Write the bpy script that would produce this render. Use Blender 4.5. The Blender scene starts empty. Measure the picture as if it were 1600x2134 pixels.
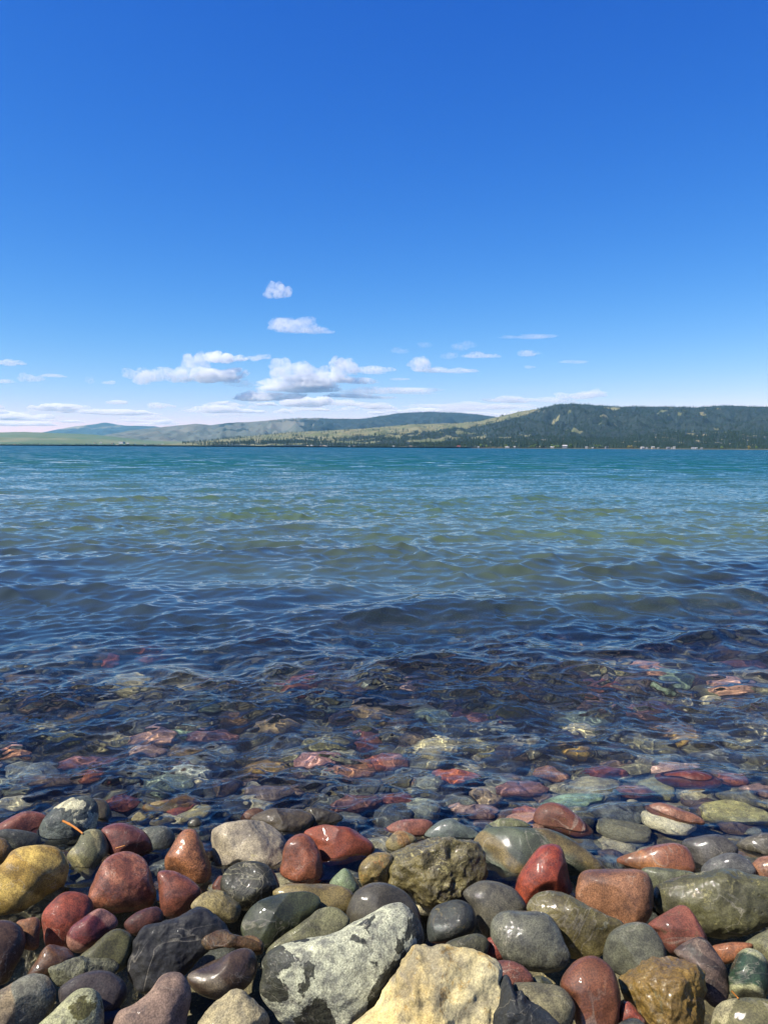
import bpy, math, random
import numpy as np
from mathutils import Vector, Matrix

S = bpy.context.scene
COL = S.collection
rad = math.radians

# ------------------------------------------------------------ camera
F = 1600.0            # focal length in pixels of the 1600 x 2134 photograph
CX, CY = 800.0, 1067.0
CAM_H = 1.4
PITCH = math.atan((1067 - 932) / F)
ROLL = 0.0056
fwd = Vector((0, math.cos(PITCH), -math.sin(PITCH)))
_r = Vector((1, 0, 0))
_u = Vector((0, math.sin(PITCH), math.cos(PITCH)))
rgt = _r * math.cos(ROLL) + _u * math.sin(ROLL)
upv = _u * math.cos(ROLL) - _r * math.sin(ROLL)
cam_d = bpy.data.cameras.new('camera')
cam_d.sensor_fit = 'VERTICAL'
cam_d.sensor_height = 36.0
cam_d.lens = 36.0 * F / 2134.0
cam_d.clip_start = 0.05
cam_d.clip_end = 300000
cam = bpy.data.objects.new('camera', cam_d)
COL.objects.link(cam)
cam.matrix_world = Matrix(((rgt.x, upv.x, -fwd.x, 0), (rgt.y, upv.y, -fwd.y, 0), (rgt.z, upv.z, -fwd.z, CAM_H), (0, 0, 0, 1)))
S.camera = cam
EYE = Vector((0, 0, CAM_H))

# ------------------------------------------------------------ sky, sun, exposure
SUN_DIR = Vector((-0.60, -0.26, 0.80)).normalized()
SUN_EL = math.asin(SUN_DIR.z)
SUN_AZ = math.atan2(SUN_DIR.x, SUN_DIR.y)
world = bpy.data.worlds.new('World')
S.world = world
world.use_nodes = True
wn = world.node_tree
wbg = wn.nodes['Background']
sky = wn.nodes.new('ShaderNodeTexSky')
sky.sky_type = 'NISHITA'
sky.sun_disc = False
sky.sun_elevation = SUN_EL
sky.sun_rotation = SUN_AZ % (2 * math.pi)
sky.altitude = 900
sky.air_density = 1.0
sky.dust_density = 0.3
sky.ozone_density = 3.0
# the deep saturated blue of the photograph: one tone curve per channel for the whole sky
wsep = wn.nodes.new('ShaderNodeSeparateColor'); wcom = wn.nodes.new('ShaderNodeCombineColor')
wn.links.new(sky.outputs[0], wsep.inputs[0])
for ch, (gain, gam) in enumerate(((2.6, 2.18), (1.28, 1.30), (1.29, 0.66))):
    m1 = wn.nodes.new('ShaderNodeMath'); m1.operation = 'MULTIPLY'; m1.inputs[1].default_value = 0.1
    m2 = wn.nodes.new('ShaderNodeMath'); m2.operation = 'POWER'; m2.inputs[1].default_value = gam
    m3 = wn.nodes.new('ShaderNodeMath'); m3.operation = 'MULTIPLY'; m3.inputs[1].default_value = gain * 10
    wn.links.new(wsep.outputs[ch], m1.inputs[0]); wn.links.new(m1.outputs[0], m2.inputs[0]); wn.links.new(m2.outputs[0], m3.inputs[0]); wn.links.new(m3.outputs[0], wcom.inputs[ch])
wn.links.new(wcom.outputs[0], wbg.inputs[0])
wbg.inputs[1].default_value = 0.0535
sun_d = bpy.data.lights.new('sun', 'SUN')
sun_d.energy = 5.0
sun_d.angle = rad(0.5)
sun_d.color = (1.0, 0.955, 0.86)
sun_d.cycles.is_caustics_light = True
sun = bpy.data.objects.new('sun', sun_d)
COL.objects.link(sun)
sun.rotation_euler = SUN_DIR.to_track_quat('Z', 'Y').to_euler()
S.view_settings.view_transform = 'Standard'
S.view_settings.look = 'None'
S.view_settings.exposure = 0.9
S.view_settings.gamma = 1.0
S.view_settings.use_curve_mapping = False
cy = S.cycles
cy.use_denoising = True
cy.max_bounces = 10
cy.diffuse_bounces = 3
cy.glossy_bounces = 3
cy.transmission_bounces = 6
cy.volume_bounces = 6
cy.transparent_max_bounces = 8
cy.sample_clamp_indirect = 30.0
cy.use_adaptive_sampling = True
cy.adaptive_threshold = 0.01

# ------------------------------------------------------------ helpers
def px_dir(x, y):
    return (fwd + rgt * ((x - CX) / F) + upv * ((CY - y) / F))

def project(P):
    d = P - np.array(EYE)
    w = d @ np.array(fwd)
    return CX + F * (d @ np.array(rgt)) / w, CY - F * (d @ np.array(upv)) / w

def tag(o, label=None, cat=None, group=None, kind=None):
    if label: o['label'] = label
    if cat: o['category'] = cat
    if group: o['group'] = group
    if kind: o['kind'] = kind
    return o

def hexlin(h, k=1.0):
    out = []
    for i in (0, 2, 4):
        c = int(h[i:i + 2], 16) / 255
        out.append((c / 12.92 if c <= 0.04045 else ((c + 0.055) / 1.055) ** 2.4) * k)
    return (*out, 1.0)

def make_mesh(name, V, Fc, smooth=True):
    V = np.asarray(V, dtype=np.float32)
    Fc = np.asarray(Fc, dtype=np.int32)
    me = bpy.data.meshes.new(name)
    me.vertices.add(len(V)); me.vertices.foreach_set('co', V.ravel())
    k = Fc.shape[1]
    me.loops.add(Fc.size); me.loops.foreach_set('vertex_index', Fc.ravel())
    me.polygons.add(len(Fc)); me.polygons.foreach_set('loop_start', np.arange(0, Fc.size, k, dtype=np.int32))
    me.update(calc_edges=True)
    if smooth: me.shade_smooth()
    else: me.shade_flat()
    return me

def link(name, me, mat=None, parent=None, loc=(0, 0, 0)):
    o = bpy.data.objects.new(name, me)
    COL.objects.link(o)
    if mat is not None and me is not None and len(me.materials) == 0: me.materials.append(mat)
    o.location = loc
    if parent is not None: o.parent = parent
    return o

def grid_faces(m, n):
    i = np.arange(m * n).reshape(m, n)
    return np.stack([i[:-1, :-1], i[:-1, 1:], i[1:, 1:], i[1:, :-1]], -1).reshape(-1, 4)

_perm = np.random.default_rng(7).permutation(256)
_perm = np.concatenate([_perm, _perm, _perm])
_g = np.random.default_rng(8).normal(size=(256, 3)); _g /= np.linalg.norm(_g, axis=1)[:, None]
def noise3(P):
    P = np.asarray(P, dtype=np.float64)
    I = np.floor(P).astype(int); f = P - I; I &= 255
    u = f * f * f * (f * (f * 6 - 15) + 10)
    r = 0
    for dx in (0, 1):
        wx = u[..., 0] if dx else 1 - u[..., 0]
        for dy in (0, 1):
            wy = u[..., 1] if dy else 1 - u[..., 1]
            for dz in (0, 1):
                wz = u[..., 2] if dz else 1 - u[..., 2]
                h = _perm[_perm[_perm[(I[..., 0] + dx) & 255] + ((I[..., 1] + dy) & 255)] + ((I[..., 2] + dz) & 255)]
                g = _g[h]
                r = r + wx * wy * wz * (g[..., 0] * (f[..., 0] - dx) + g[..., 1] * (f[..., 1] - dy) + g[..., 2] * (f[..., 2] - dz))
    return r * 1.6
def fbm3(P, o=4, gain=0.5):
    r = 0; a = 1
    P = np.asarray(P, dtype=np.float64)
    for k in range(o):
        r = r + a * noise3(P * 2.03 ** k + 17.3 * k); a *= gain
    return r
def sstep(x, a, b):
    t = np.clip((x - a) / (b - a), 0, 1); return t * t * (3 - 2 * t)

_ico = {}
def ico(n):
    if n in _ico: return _ico[n]
    t = (1 + 5 ** .5) / 2
    V = [(-1, t, 0), (1, t, 0), (-1, -t, 0), (1, -t, 0), (0, -1, t), (0, 1, t), (0, -1, -t), (0, 1, -t), (t, 0, -1), (t, 0, 1), (-t, 0, -1), (-t, 0, 1)]
    Fc = [(0, 11, 5), (0, 5, 1), (0, 1, 7), (0, 7, 10), (0, 10, 11), (1, 5, 9), (5, 11, 4), (11, 10, 2), (10, 7, 6), (7, 1, 8), (3, 9, 4), (3, 4, 2), (3, 2, 6), (3, 6, 8), (3, 8, 9), (4, 9, 5), (2, 4, 11), (6, 2, 10), (8, 6, 7), (9, 8, 1)]
    V = [Vector(v).normalized() for v in V]
    for _ in range(n):
        c = {}; N = []
        def mid(a, b):
            k = (a, b) if a < b else (b, a)
            if k not in c:
                V.append(((V[a] + V[b]) / 2).normalized()); c[k] = len(V) - 1
            return c[k]
        for a, b, d in Fc:
            e, f, g = mid(a, b), mid(b, d), mid(d, a)
            N += [(a, e, g), (e, b, f), (g, f, d), (e, f, g)]
        Fc = N
    _ico[n] = (np.array([tuple(v) for v in V]), np.array(Fc))
    return _ico[n]

# ------------------------------------------------------------ node helper
class NT:
    def __init__(s, name, disp=False):
        s.m = bpy.data.materials.new(name); s.m.use_nodes = True
        s.t = s.m.node_tree; s.t.nodes.clear()
        s.out = s.t.nodes.new('ShaderNodeOutputMaterial')
    def n(s, typ, ins=None, **kw):
        nd = s.t.nodes.new('ShaderNode' + typ)
        for k, v in kw.items(): setattr(nd, k, v)
        for k, v in (ins or {}).items():
            if hasattr(v, 'is_output'): s.t.links.new(v, nd.inputs[k])
            else: nd.inputs[k].default_value = v
        return nd
    def ramp(s, fac, stops, interp='LINEAR'):
        nd = s.n('ValToRGB', {0: fac}); r = nd.color_ramp; r.interpolation = interp
        while len(r.elements) > 1: r.elements.remove(r.elements[-1])
        r.elements[0].position = stops[0][0]; r.elements[0].color = stops[0][1]
        for p, c in stops[1:]:
            e = r.elements.new(p); e.color = c
        return nd.outputs[0]
    def mix(s, f, a, b, blend='MIX'):
        nd = s.t.nodes.new('ShaderNodeMix'); nd.data_type = 'RGBA'; nd.blend_type = blend
        for i, v in ((0, f), (6, a), (7, b)):
            if hasattr(v, 'is_output'): s.t.links.new(v, nd.inputs[i])
            else: nd.inputs[i].default_value = v
        return nd.outputs[2]
    def math(s, op, a, b=0.0, c=0.0, clamp=False):
        nd = s.n('Math', {0: a, 1: b, 2: c}, operation=op); nd.use_clamp = clamp
        return nd.outputs[0]
    def noise(s, vec, scale, detail=3, rough=0.55, dist=0.0):
        return s.n('TexNoise', {'Vector': vec, 'Scale': scale, 'Detail': detail, 'Roughness': rough, 'Distortion': dist}).outputs[0]
    def step(s, v, a, b):
        nd = s.n('MapRange', {0: v, 1: a, 2: b, 3: 0.0, 4: 1.0}); nd.interpolation_type = 'SMOOTHSTEP'
        return nd.outputs[0]

def rock_col(h, k):           # stone colours: the photograph's, without the blue of the skylight
    r, g, b, _ = hexlin(h, k); l = 0.35 * r + 0.55 * g + 0.1 * b; q = 0.16
    return ((r + (l - r) * q) * 1.06, (g + (l - g) * q) * 1.02, (b + (l - b) * q) * 0.76, 1.0)
def g3(v): return (v, v, v, 1.0)

def rock_mat(name, c1, c2, c3=None, style='none', scale=1.0, wet=0.8, bump=0.5, k=0.55, thr=0.55, speck=0.35, vary=False, sparkle=0.5):
    """mineral body colour in two tones, grain, plus one kind of marking (bands, veins, patches, mottle)"""
    t = NT(name)
    tc = t.n('TexCoord').outputs['Object']
    oi = t.n('ObjectInfo')
    off = t.n('VectorMath', {0: tc, 1: t.n('VectorMath', {0: (37.0, 11.0, 23.0), 'Scale': oi.outputs['Random']}, operation='SCALE').outputs[0]}, operation='ADD').outputs[0]
    n1 = t.noise(off, 7 * scale, 5, 0.6, 0.6)
    n2 = t.noise(off, 34 * scale, 4, 0.65)
    n3 = t.noise(off, 260, 2, 0.6)
    mm = t.math('ADD', t.math('MULTIPLY', n1, 0.6), t.math('MULTIPLY', n2, 0.4))
    base = t.mix(t.step(mm, 0.38, 0.62), rock_col(c1, k), rock_col(c2, k))
    rough_extra = None
    if c3:
        C3 = rock_col(c3, k)
        if style == 'band':
            w = t.n('TexWave', {'Vector': off, 'Scale': 4.5 * scale, 'Distortion': 5.0, 'Detail': 3.0, 'Detail Scale': 1.2}, bands_direction='DIAGONAL').outputs[1]
            m = t.step(w, thr, thr + 0.25); base = t.mix(t.math('MULTIPLY', m, 0.75), base, C3)
        elif style == 'vein':
            v = t.math('ABSOLUTE', t.math('SUBTRACT', t.noise(off, 9 * scale, 3, 0.5, 1.6), 0.5))
            v2 = t.math('ABSOLUTE', t.math('SUBTRACT', t.noise(off, 21 * scale, 2, 0.5, 2.2), 0.5))
            m = t.math('MAXIMUM', t.math('SUBTRACT', 1.0, t.step(v, 0.004, 0.02)), t.math('MULTIPLY', t.math('SUBTRACT', 1.0, t.step(v2, 0.003, 0.016)), 0.6))
            m = t.math('MULTIPLY', m, t.step(t.noise(off, 5 * scale, 2), 0.42, 0.6))
            base = t.mix(t.math('MULTIPLY', m, 0.8), base, C3)
        elif style == 'patch':
            pn = t.noise(off, 5.5 * scale, 6, 0.55, 0.4)
            m = t.step(pn, thr, thr + 0.018)
            base = t.mix(m, base, C3); rough_extra = m
        elif style == 'mottle':
            vz = t.noise(off, 55 * scale, 5, 0.75, 0.8)
            m = t.step(vz, thr, thr + 0.1)
            base = t.mix(t.math('MULTIPLY', m, 0.85), base, C3)
    # faint mineral seams on every stone
    sv = t.math('ABSOLUTE', t.math('SUBTRACT', t.noise(off, 6 * scale, 3, 0.6, 2.4), 0.5))
    sm_ = t.math('MULTIPLY', t.math('SUBTRACT', 1.0, t.step(sv, 0.002, 0.014)), t.step(t.noise(off, 8 * scale, 2), 0.45, 0.58))
    base = t.mix(t.math('MULTIPLY', sm_, 0.30), base, (0.26, 0.23, 0.18, 1))
    # blotches of weathering, grain, dark pits
    bl = t.n('MapRange', {0: t.math('ADD', t.math('MULTIPLY', n2, 0.6), t.math('MULTIPLY', t.noise(off, 13 * scale, 4, 0.7, 1.0), 0.4)), 1: 0.40, 2: 0.60, 3: 0.50, 4: 1.45}).outputs[0]
    base = t.mix(1.0, base, t.n('CombineColor', {0: bl, 1: bl, 2: t.math('ADD', t.math('MULTIPLY', bl, 0.85), 0.12)}).outputs[0], 'MULTIPLY')
    grain = t.n('MapRange', {0: n3, 1: 0.36, 2: 0.64, 3: 1 - speck, 4: 1 + speck}).outputs[0]
    base = t.mix(1.0, base, t.n('CombineColor', {0: grain, 1: grain, 2: grain}).outputs[0], 'MULTIPLY')
    vor = t.n('TexVoronoi', {'Vector': off, 'Scale': 60.0 * scale, 'Randomness': 1.0}).outputs[0]
    pit = t.math('MULTIPLY', t.math('SUBTRACT', 1.0, t.step(vor, 0.03, 0.16)), t.step(n1, 0.5, 0.62))
    base = t.mix(t.math('MULTIPLY', pit, 0.55), base, (0.02, 0.018, 0.015, 1))
    if vary:
        hs = t.n('HueSaturation', {'Hue': 0.5, 'Saturation': t.n('MapRange', {0: oi.outputs['Random'], 3: 0.75, 4: 1.2}).outputs[0], 'Value': t.n('MapRange', {0: t.math('FRACT', t.math('MULTIPLY', oi.outputs['Random'], 7.3)), 3: 0.55, 4: 1.35}).outputs[0], 'Color': base})
        base = hs.outputs[0]
    wetn = t.noise(off, 6.0, 3, 0.6)
    rgh = t.n('MapRange', {0: wetn, 1: 0.35, 2: 0.65, 3: 0.80 - 0.28 * wet, 4: 0.86 - 0.14 * wet}).outputs[0]
    coat = t.n('MapRange', {0: wetn, 1: 0.62, 2: 0.40, 3: 0.35 * wet, 4: 1.0 * wet}).outputs[0]
    if rough_extra is not None:
        rgh = t.math('ADD', rgh, t.math('MULTIPLY', rough_extra, 0.4), clamp=True)
        coat = t.math('MULTIPLY', coat, t.math('SUBTRACT', 1.0, rough_extra))
    h = t.math('ADD', t.math('MULTIPLY', n1, 1.0), t.math('ADD', t.math('MULTIPLY', n2, 0.35), t.math('MULTIPLY', n3, 0.035)))
    h = t.math('SUBTRACT', h, t.math('MULTIPLY', pit, 0.12))
    bmp = t.n('Bump', {'Strength': 1.0, 'Distance': 0.012 * bump, 'Height': h})
    bmp2 = t.n('Bump', {'Strength': 1.0, 'Distance': 0.0028 * sparkle, 'Height': t.noise(off, 50, 2, 0.5), 'Normal': bmp.outputs[0]})
    bs = t.n('BsdfPrincipled', {'Base Color': base, 'Roughness': rgh, 'Normal': bmp.outputs[0], 'Coat Weight': coat, 'Coat Roughness': 0.04, 'Coat IOR': 1.33, 'Coat Normal': bmp2.outputs[0], 'Specular IOR Level': 0.35})
    t.t.links.new(bs.outputs[0], t.out.inputs[0])
    return t.m

# ------------------------------------------------------------ beach profile
def z_top(y):            # height of the stone centres above the lake
    y = np.asarray(y, dtype=float)
    return np.where(y < 2.9, 0.10 - (y - 1.55) * 0.085, -0.0148 - (y - 2.9) * 0.17)

def hit_profile(d):      # where a sight line meets the profile of stone centres
    t = np.linspace(0.5, 14, 6000)
    P = np.array(EYE)[None] + np.array(d.normalized())[None] * t[:, None]
    below = P[:, 2] < z_top(P[:, 1])
    i = int(np.argmax(below))
    return t[i]

# ============================================================ SETTING
# ------------------------------------------------------------ far terrain
def horizon_y(px): return 932 + 0.0056 * (px - 800)
def xz(px, py, Y):
    d = px_dir(px, py); s = Y / d.y
    return d.x * s, CAM_H + d.z * s

def shore_dist(px): return np.interp(px, [-900, 0, 300, 430, 700, 1000, 1600, 2400], [4300, 4200, 4000, 3400, 2500, 2050, 1900, 1700])

class Hill:
    """a hillside: rows run from its foot to its crest and down the far side"""
    def __init__(s, name, sky_pts, Y, Y0, foot, rough, seed, n=560, m=46, px0=-900, px1=2500, power=1.0):
        s.px = np.linspace(px0, px1, n); xs = [p[0] for p in sky_pts]; ys = [p[1] for p in sky_pts]
        py = np.interp(s.px, xs, ys)
        t = np.concatenate([np.linspace(0, 1, m), [1.06, 1.15, 1.3, 1.6]])
        V = np.zeros((len(t), n, 3))
        rowY = Y0 + (Y - Y0) * np.minimum(t, 1.0) + (Y * 0.6) * np.maximum(t - 1, 0)
        for j, p in enumerate(s.px):
            dx = px_dir(p, horizon_y(p)); az = dx.x / dx.y
            _, H = xz(p, py[j], Y)
            H = max(H, foot - 20)
            prof = np.where(t <= 1, t ** power, 1 - (t - 1) * 1.6)
            V[:, j, 0] = az * rowY; V[:, j, 1] = rowY
            V[:, j, 2] = foot + (H - foot) * prof
        hgt = (V[:, :, 2].max(axis=0) - foot)[None, :]
        P = V.copy() / (0.12 * Y); P[..., 2] = seed
        nz = fbm3(P * 2.2, 5); rid = -np.abs(fbm3(P * 3.4 + 5, 4))
        env = np.sin(np.clip(t, 0, 1) * math.pi)[:, None] ** 0.8
        V[:, :, 2] += (nz * 0.5 + rid * 0.9) * rough * env * hgt + fbm3(P * 18, 3) * 0.012 * hgt * (t > 0.02)[:, None]
        s.V = V; s.t = t; s.m = m; s.name = name
    def at(s, px, tt):
        fj = (px - s.px[0]) / (s.px[-1] - s.px[0]) * (len(s.px) - 1); fi = tt * (s.m - 1)
        j = np.clip(fj.astype(int), 0, len(s.px) - 2); i = np.clip(fi.astype(int), 0, s.m - 2)
        a = (fj - j)[:, None]; b = (fi - i)[:, None]; V = s.V
        return V[i, j] * (1 - a) * (1 - b) + V[i, j + 1] * a * (1 - b) + V[i + 1, j] * (1 - a) * b + V[i + 1, j + 1] * a * b
    def build(s, mat, cover=None):
        me = make_mesh(s.name, s.V.reshape(-1, 3), grid_faces(*s.V.shape[:2]))
        if cover is not None:
            at = me.attributes.new('cover', 'FLOAT', 'POINT'); at.data.foreach_set('value', cover.astype(np.float32).ravel())
        o = link(s.name, me, mat); tag(o, kind='structure'); return o

def land_mat(name, grass1, grass2, forest, nscale, forest2=None, field=None):
    t = NT(name)
    pos = t.n('NewGeometry').outputs['Position']
    cov = t.n('Attribute', attribute_name='cover').outputs['Fac']
    g = t.mix(t.step(t.noise(pos, nscale, 5, 0.6), 0.4, 0.62), grass1, grass2)
    if field:
        fd = t.n('TexVoronoi', {'Vector': t.n('VectorMath', {0: pos, 1: (0.5, 1.6, 0.0)}, operation='MULTIPLY').outputs[0], 'Scale': 0.0016}).outputs[1]
        g = t.mix(t.math('MULTIPLY', t.n('SeparateColor', {0: fd}).outputs[0], 0.7), g, field)
    n2 = t.noise(pos, nscale * 14, 3, 0.7)
    f = t.mix(t.step(n2, 0.35, 0.7), forest, forest2 or forest)
    m = t.step(t.math('ADD', cov, t.math('MULTIPLY', t.math('SUBTRACT', n2, 0.5), 0.9)), 0.4, 0.6)
    c = t.mix(m, g, f)
    bs = t.n('BsdfPrincipled', {'Base Color': c, 'Roughness': 0.95, 'Specular IOR Level': 0.1})
    t.t.links.new(bs.outputs[0], t.out.inputs[0]); return t.m

FOREST = (0.014, 0.024, 0.027, 1); FOREST2 = (0.032, 0.044, 0.036, 1)
GRASS_A = (0.095, 0.108, 0.055, 1); GRASS_B = (0.15, 0.145, 0.085, 1)

mtn = Hill('far_mountain', [(-900, 925), (40, 912), (110, 897), (160, 888), (200, 884), (222, 880), (240, 884), (262, 887), (322, 888), (345, 892), (420, 905), (520, 925), (2500, 940)], 18000, 15000, 20, 0.45, 3.3)
P_ = mtn.V; mtn.build(land_mat('mountain_forest_and_shade', (0.11, 0.12, 0.08, 1), (0.16, 0.16, 0.11, 1), (0.02, 0.035, 0.03, 1), 0.0012), np.clip(fbm3(P_ / 1500, 3) * 1.4 + 0.6 + (np.array(project(P_.reshape(-1, 3))[0]).reshape(P_.shape[:2]) > 165) * 0.4, 0, 1))  # the dark forest colour also stands in for cloud shadows

mid = Hill('middle_hills', [(-900, 935), (170, 920), (225, 905), (275, 897), (325, 891), (370, 887), (410, 883), (440, 886), (480, 881), (525, 879), (600, 873), (660, 871), (700, 873), (760, 873), (800, 866), (830, 861), (890, 858), (965, 861), (1010, 866), (1040, 870), (1150, 885), (1400, 915), (2500, 935)], 9500, 6200, 12, 0.5, 9.1, n=800)
pxm = np.array(project(mid.V.reshape(-1, 3))[0]).reshape(mid.V.shape[:2])
tm = mid.t[:, None] + 0 * pxm
cov = sstep(fbm3(mid.V / 620, 4) * 0.55 + sstep(pxm, 560, 690) * 0.9 + sstep(pxm, 440, 470) * sstep(pxm, 545, 500) * sstep(tm, 0.45, 0.7) * 0.8 + sstep(pxm, 640, 780) * 0.5, 0.42, 0.75)
mid.build(land_mat('middle_hill_land', (0.072, 0.088, 0.075, 1), (0.11, 0.115, 0.098, 1), FOREST, 0.002, FOREST2), cov)

plain = Hill('plains', [(-900, 898), (0, 901), (50, 900), (110, 902), (190, 905), (240, 910), (300, 917), (430, 921), (520, 925), (2500, 932)], 7000, 4150, 3, 0.10, 4.7, m=30)
plain.build(land_mat('plains_grass', (0.085, 0.115, 0.05, 1), (0.15, 0.15, 0.085, 1), FOREST, 0.0022, field=(0.05, 0.10, 0.05, 1)), np.zeros(plain.V.shape[:2]))

big = Hill('wooded_hill', [(-900, 940), (300, 930), (420, 919), (480, 912), (540, 907), (590, 902), (640, 899), (700, 896), (760, 893), (800, 889), (860, 884), (950, 882), (1000, 877), (1040, 868), (1080, 858), (1145, 848), (1165, 843), (1190, 841), (1215, 843), (1290, 848), (1400, 848), (1430, 850), (1500, 846), (1600, 848), (1800, 852), (2500, 840)], 5000, 2700, 4, 0.34, 1.7, n=800, m=60, power=0.8)
def forest_cover(V, px, py):
    line = np.interp(px, [300, 430, 520, 600, 700, 800, 860, 930, 1000, 1060, 1110, 1150], [935, 926, 918, 915, 911, 903, 897, 891, 886, 872, 858, 838])
    below = sstep(py - line, -2, 5)
    big_c = fbm3(V / np.array([150, 150, 1e9]) + 31, 5)                                      # rocky openings
    open_l = sstep(px, 1120, 820)
    c = below * (1 - sstep(big_c, 0.45 - 0.45 * open_l, 0.60 - 0.36 * open_l) * 0.95)
    scat = sstep(fbm3(V / 90 + 3, 3), 0.25, 0.45) * 0.45
    return np.clip(np.maximum(c, scat * (1 - below)), 0, 1)
def pp(V):
    a, b = project(V.reshape(-1, 3)); return a.reshape(V.shape[:-1]), b.reshape(V.shape[:-1])
bpx, bpy_ = pp(big.V)
big.build(land_mat('wooded_hill_land', GRASS_A, GRASS_B, FOREST, 0.006, FOREST2), forest_cover(big.V, bpx, bpy_))

low = Hill('shore_hill', [(-900, 940), (500, 938), (800, 931), (900, 927), (1000, 920), (1080, 915), (1120, 910), (1200, 913), (1290, 917), (1340, 910), (1380, 902), (1440, 900), (1500, 902), (1600, 903), (1900, 898), (2500, 890)], 2750, 2080, 3, 0.25, 6.1, n=700, m=36)
lpx, lpy = pp(low.V)
lcov = np.clip(1 - sstep(fbm3(low.V / 70 + 9, 3), 0.25, 0.5) * 0.8, 0, 1)
low.build(land_mat('shore_hill_land', (0.16, 0.15, 0.08, 1), (0.30, 0.25, 0.16, 1), FOREST, 0.012, FOREST2), lcov)

# shore flats: from the waterline inland
pxs = np.linspace(-900, 2500, 400)
az = np.array([px_dir(p, horizon_y(p)).x / px_dir(p, horizon_y(p)).y for p in pxs])
rows = []
for k, (dy, z) in enumerate([(-30, -1.5), (0, 0.05), (8, 1.0), (60, 2.2), (400, 4.5), (1500, 6), (8000, 8)]):
    Y = shore_dist(pxs) + dy
    if k == 1: Y = Y + 8 * fbm3(np.stack([pxs / 25, 0 * pxs, 0 * pxs], -1), 3)
    rows.append(np.stack([az * Y, Y, 0 * Y + z], -1))
V = np.array(rows)
shore = link('far_shore', make_mesh('far_shore', V.reshape(-1, 3), grid_faces(*V.shape[:2])), land_mat('far_shore_land', (0.05, 0.055, 0.03, 1), (0.10, 0.085, 0.055, 1), FOREST, 0.02))
tag(shore, kind='structure')

# ------------------------------------------------------------ trees
def tree_mat(name, c1, c2):
    t = NT(name)
    pos = t.n('NewGeometry').outputs['Position']
    oi = t.n('ObjectInfo').outputs['Random']
    f = t.math('ADD', t.math('MULTIPLY', t.noise(pos, 0.12, 3, 0.7), 0.8), t.math('MULTIPLY', oi, 0.3))
    bs = t.n('BsdfPrincipled', {'Base Color': t.mix(t.step(f, 0.3, 0.8), c1, c2), 'Roughness': 0.9, 'Specular IOR Level': 0.15})
    t.t.links.new(bs.outputs[0], t.out.inputs[0]); return t.m
M_pine = tree_mat('pine_needles', (0.014, 0.028, 0.017, 1), (0.042, 0.060, 0.034, 1))
M_leaf = tree_mat('spring_leaves', (0.07, 0.12, 0.025, 1), (0.17, 0.22, 0.05, 1))
M_gold = tree_mat('yellow_catkins', (0.20, 0.16, 0.04, 1), (0.30, 0.25, 0.07, 1))
M_bark = tree_mat('tree_bark', (0.07, 0.05, 0.035, 1), (0.12, 0.09, 0.06, 1))
rng = np.random.default_rng(5)

def pine_template(seed, tiers=4, sides=7):
    """ragged tiers of boughs around the stem, unit height"""
    r = np.random.default_rng(seed); V = []; T = []
    for k in range(tiers):
        z0 = 0.10 + 0.78 * k / tiers; z1 = min(1.0, z0 + 0.36); R = 0.20 * (1 - 0.8 * k / tiers) * r.uniform(0.8, 1.15)
        b = len(V); V.append((r.normal() * 0.01, r.normal() * 0.01, z1))
        for j in range(sides):
            a = 2 * math.pi * (j + r.uniform(-0.3, 0.3)) / sides; q = R * r.uniform(0.55, 1.25)
            V.append((q * math.cos(a), q * math.sin(a), z0 + r.uniform(-0.05, 0.05)))
        for j in range(sides): T.append((b, b + 1 + j, b + 1 + (j + 1) % sides))
        V.append((0, 0, z0 + 0.06)); c = len(V) - 1
        for j in range(sides): T.append((c, b + 1 + (j + 1) % sides, b + 1 + j))
    return np.array(V), np.array(T)
def scatter_mesh(name, P, H, W, mat, tmpls):
    Vs = []; Ts = []; off = 0
    kind = rng.integers(0, len(tmpls), len(P)); ang = rng.uniform(0, 6.28, len(P))
    for q, (tv, tt) in enumerate(tmpls):
        sel = kind == q; n = sel.sum()
        if not n: continue
        c, s_ = np.cos(ang[sel])[:, None], np.sin(ang[sel])[:, None]
        w = (W[sel] * H[sel])[:, None]
        X = (tv[None, :, 0] * c - tv[None, :, 1] * s_) * w + P[sel][:, 0:1]
        Y = (tv[None, :, 0] * s_ + tv[None, :, 1] * c) * w + P[sel][:, 1:2]
        Z = tv[None, :, 2] * H[sel][:, None] + P[sel][:, 2:3] - 0.3
        Vs.append(np.stack([X, Y, Z], -1).reshape(-1, 3))
        Ts.append((tt[None] + (np.arange(n) * len(tv))[:, None, None]).reshape(-1, 3) + off); off += n * len(tv)
    o = link(name, make_mesh(name, np.concatenate(Vs), np.concatenate(Ts), False), mat)
    return o
small_t = [pine_template(i, 2, 5) for i in range(4)]
# forest on the big hill
N = 52000
px = rng.uniform(380, 1750, N); tt = rng.uniform(0.0, 1.0, N) ** 0.9
P = big.at(px, tt); sx, sy = project(P)
keep = rng.random(N) < np.clip(forest_cover(P, sx, sy) * 1.15 - 0.02, 0, 1) * 0.62 + 0.006
P = P[keep]
o = scatter_mesh('hillside_forest', P, rng.uniform(8, 17, len(P)), rng.uniform(0.8, 1.25, len(P)), M_pine, small_t)
tag(o, 'dense dark pine forest covering the long hill on the right', 'forest', kind='stuff')
# skyline trees on the middle hills
N = 5000
px = rng.uniform(560, 1060, N); P = mid.at(px, rng.uniform(0.55, 1.0, N) ** 0.5)
P = P[rng.random(N) < 0.8]
o = scatter_mesh('distant_forest', P, rng.uniform(10, 22, len(P)), rng.uniform(0.9, 1.4, len(P)), M_pine, small_t)
tag(o, 'bluish far forest on the crest of the middle hills', 'forest', kind='stuff')
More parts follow.
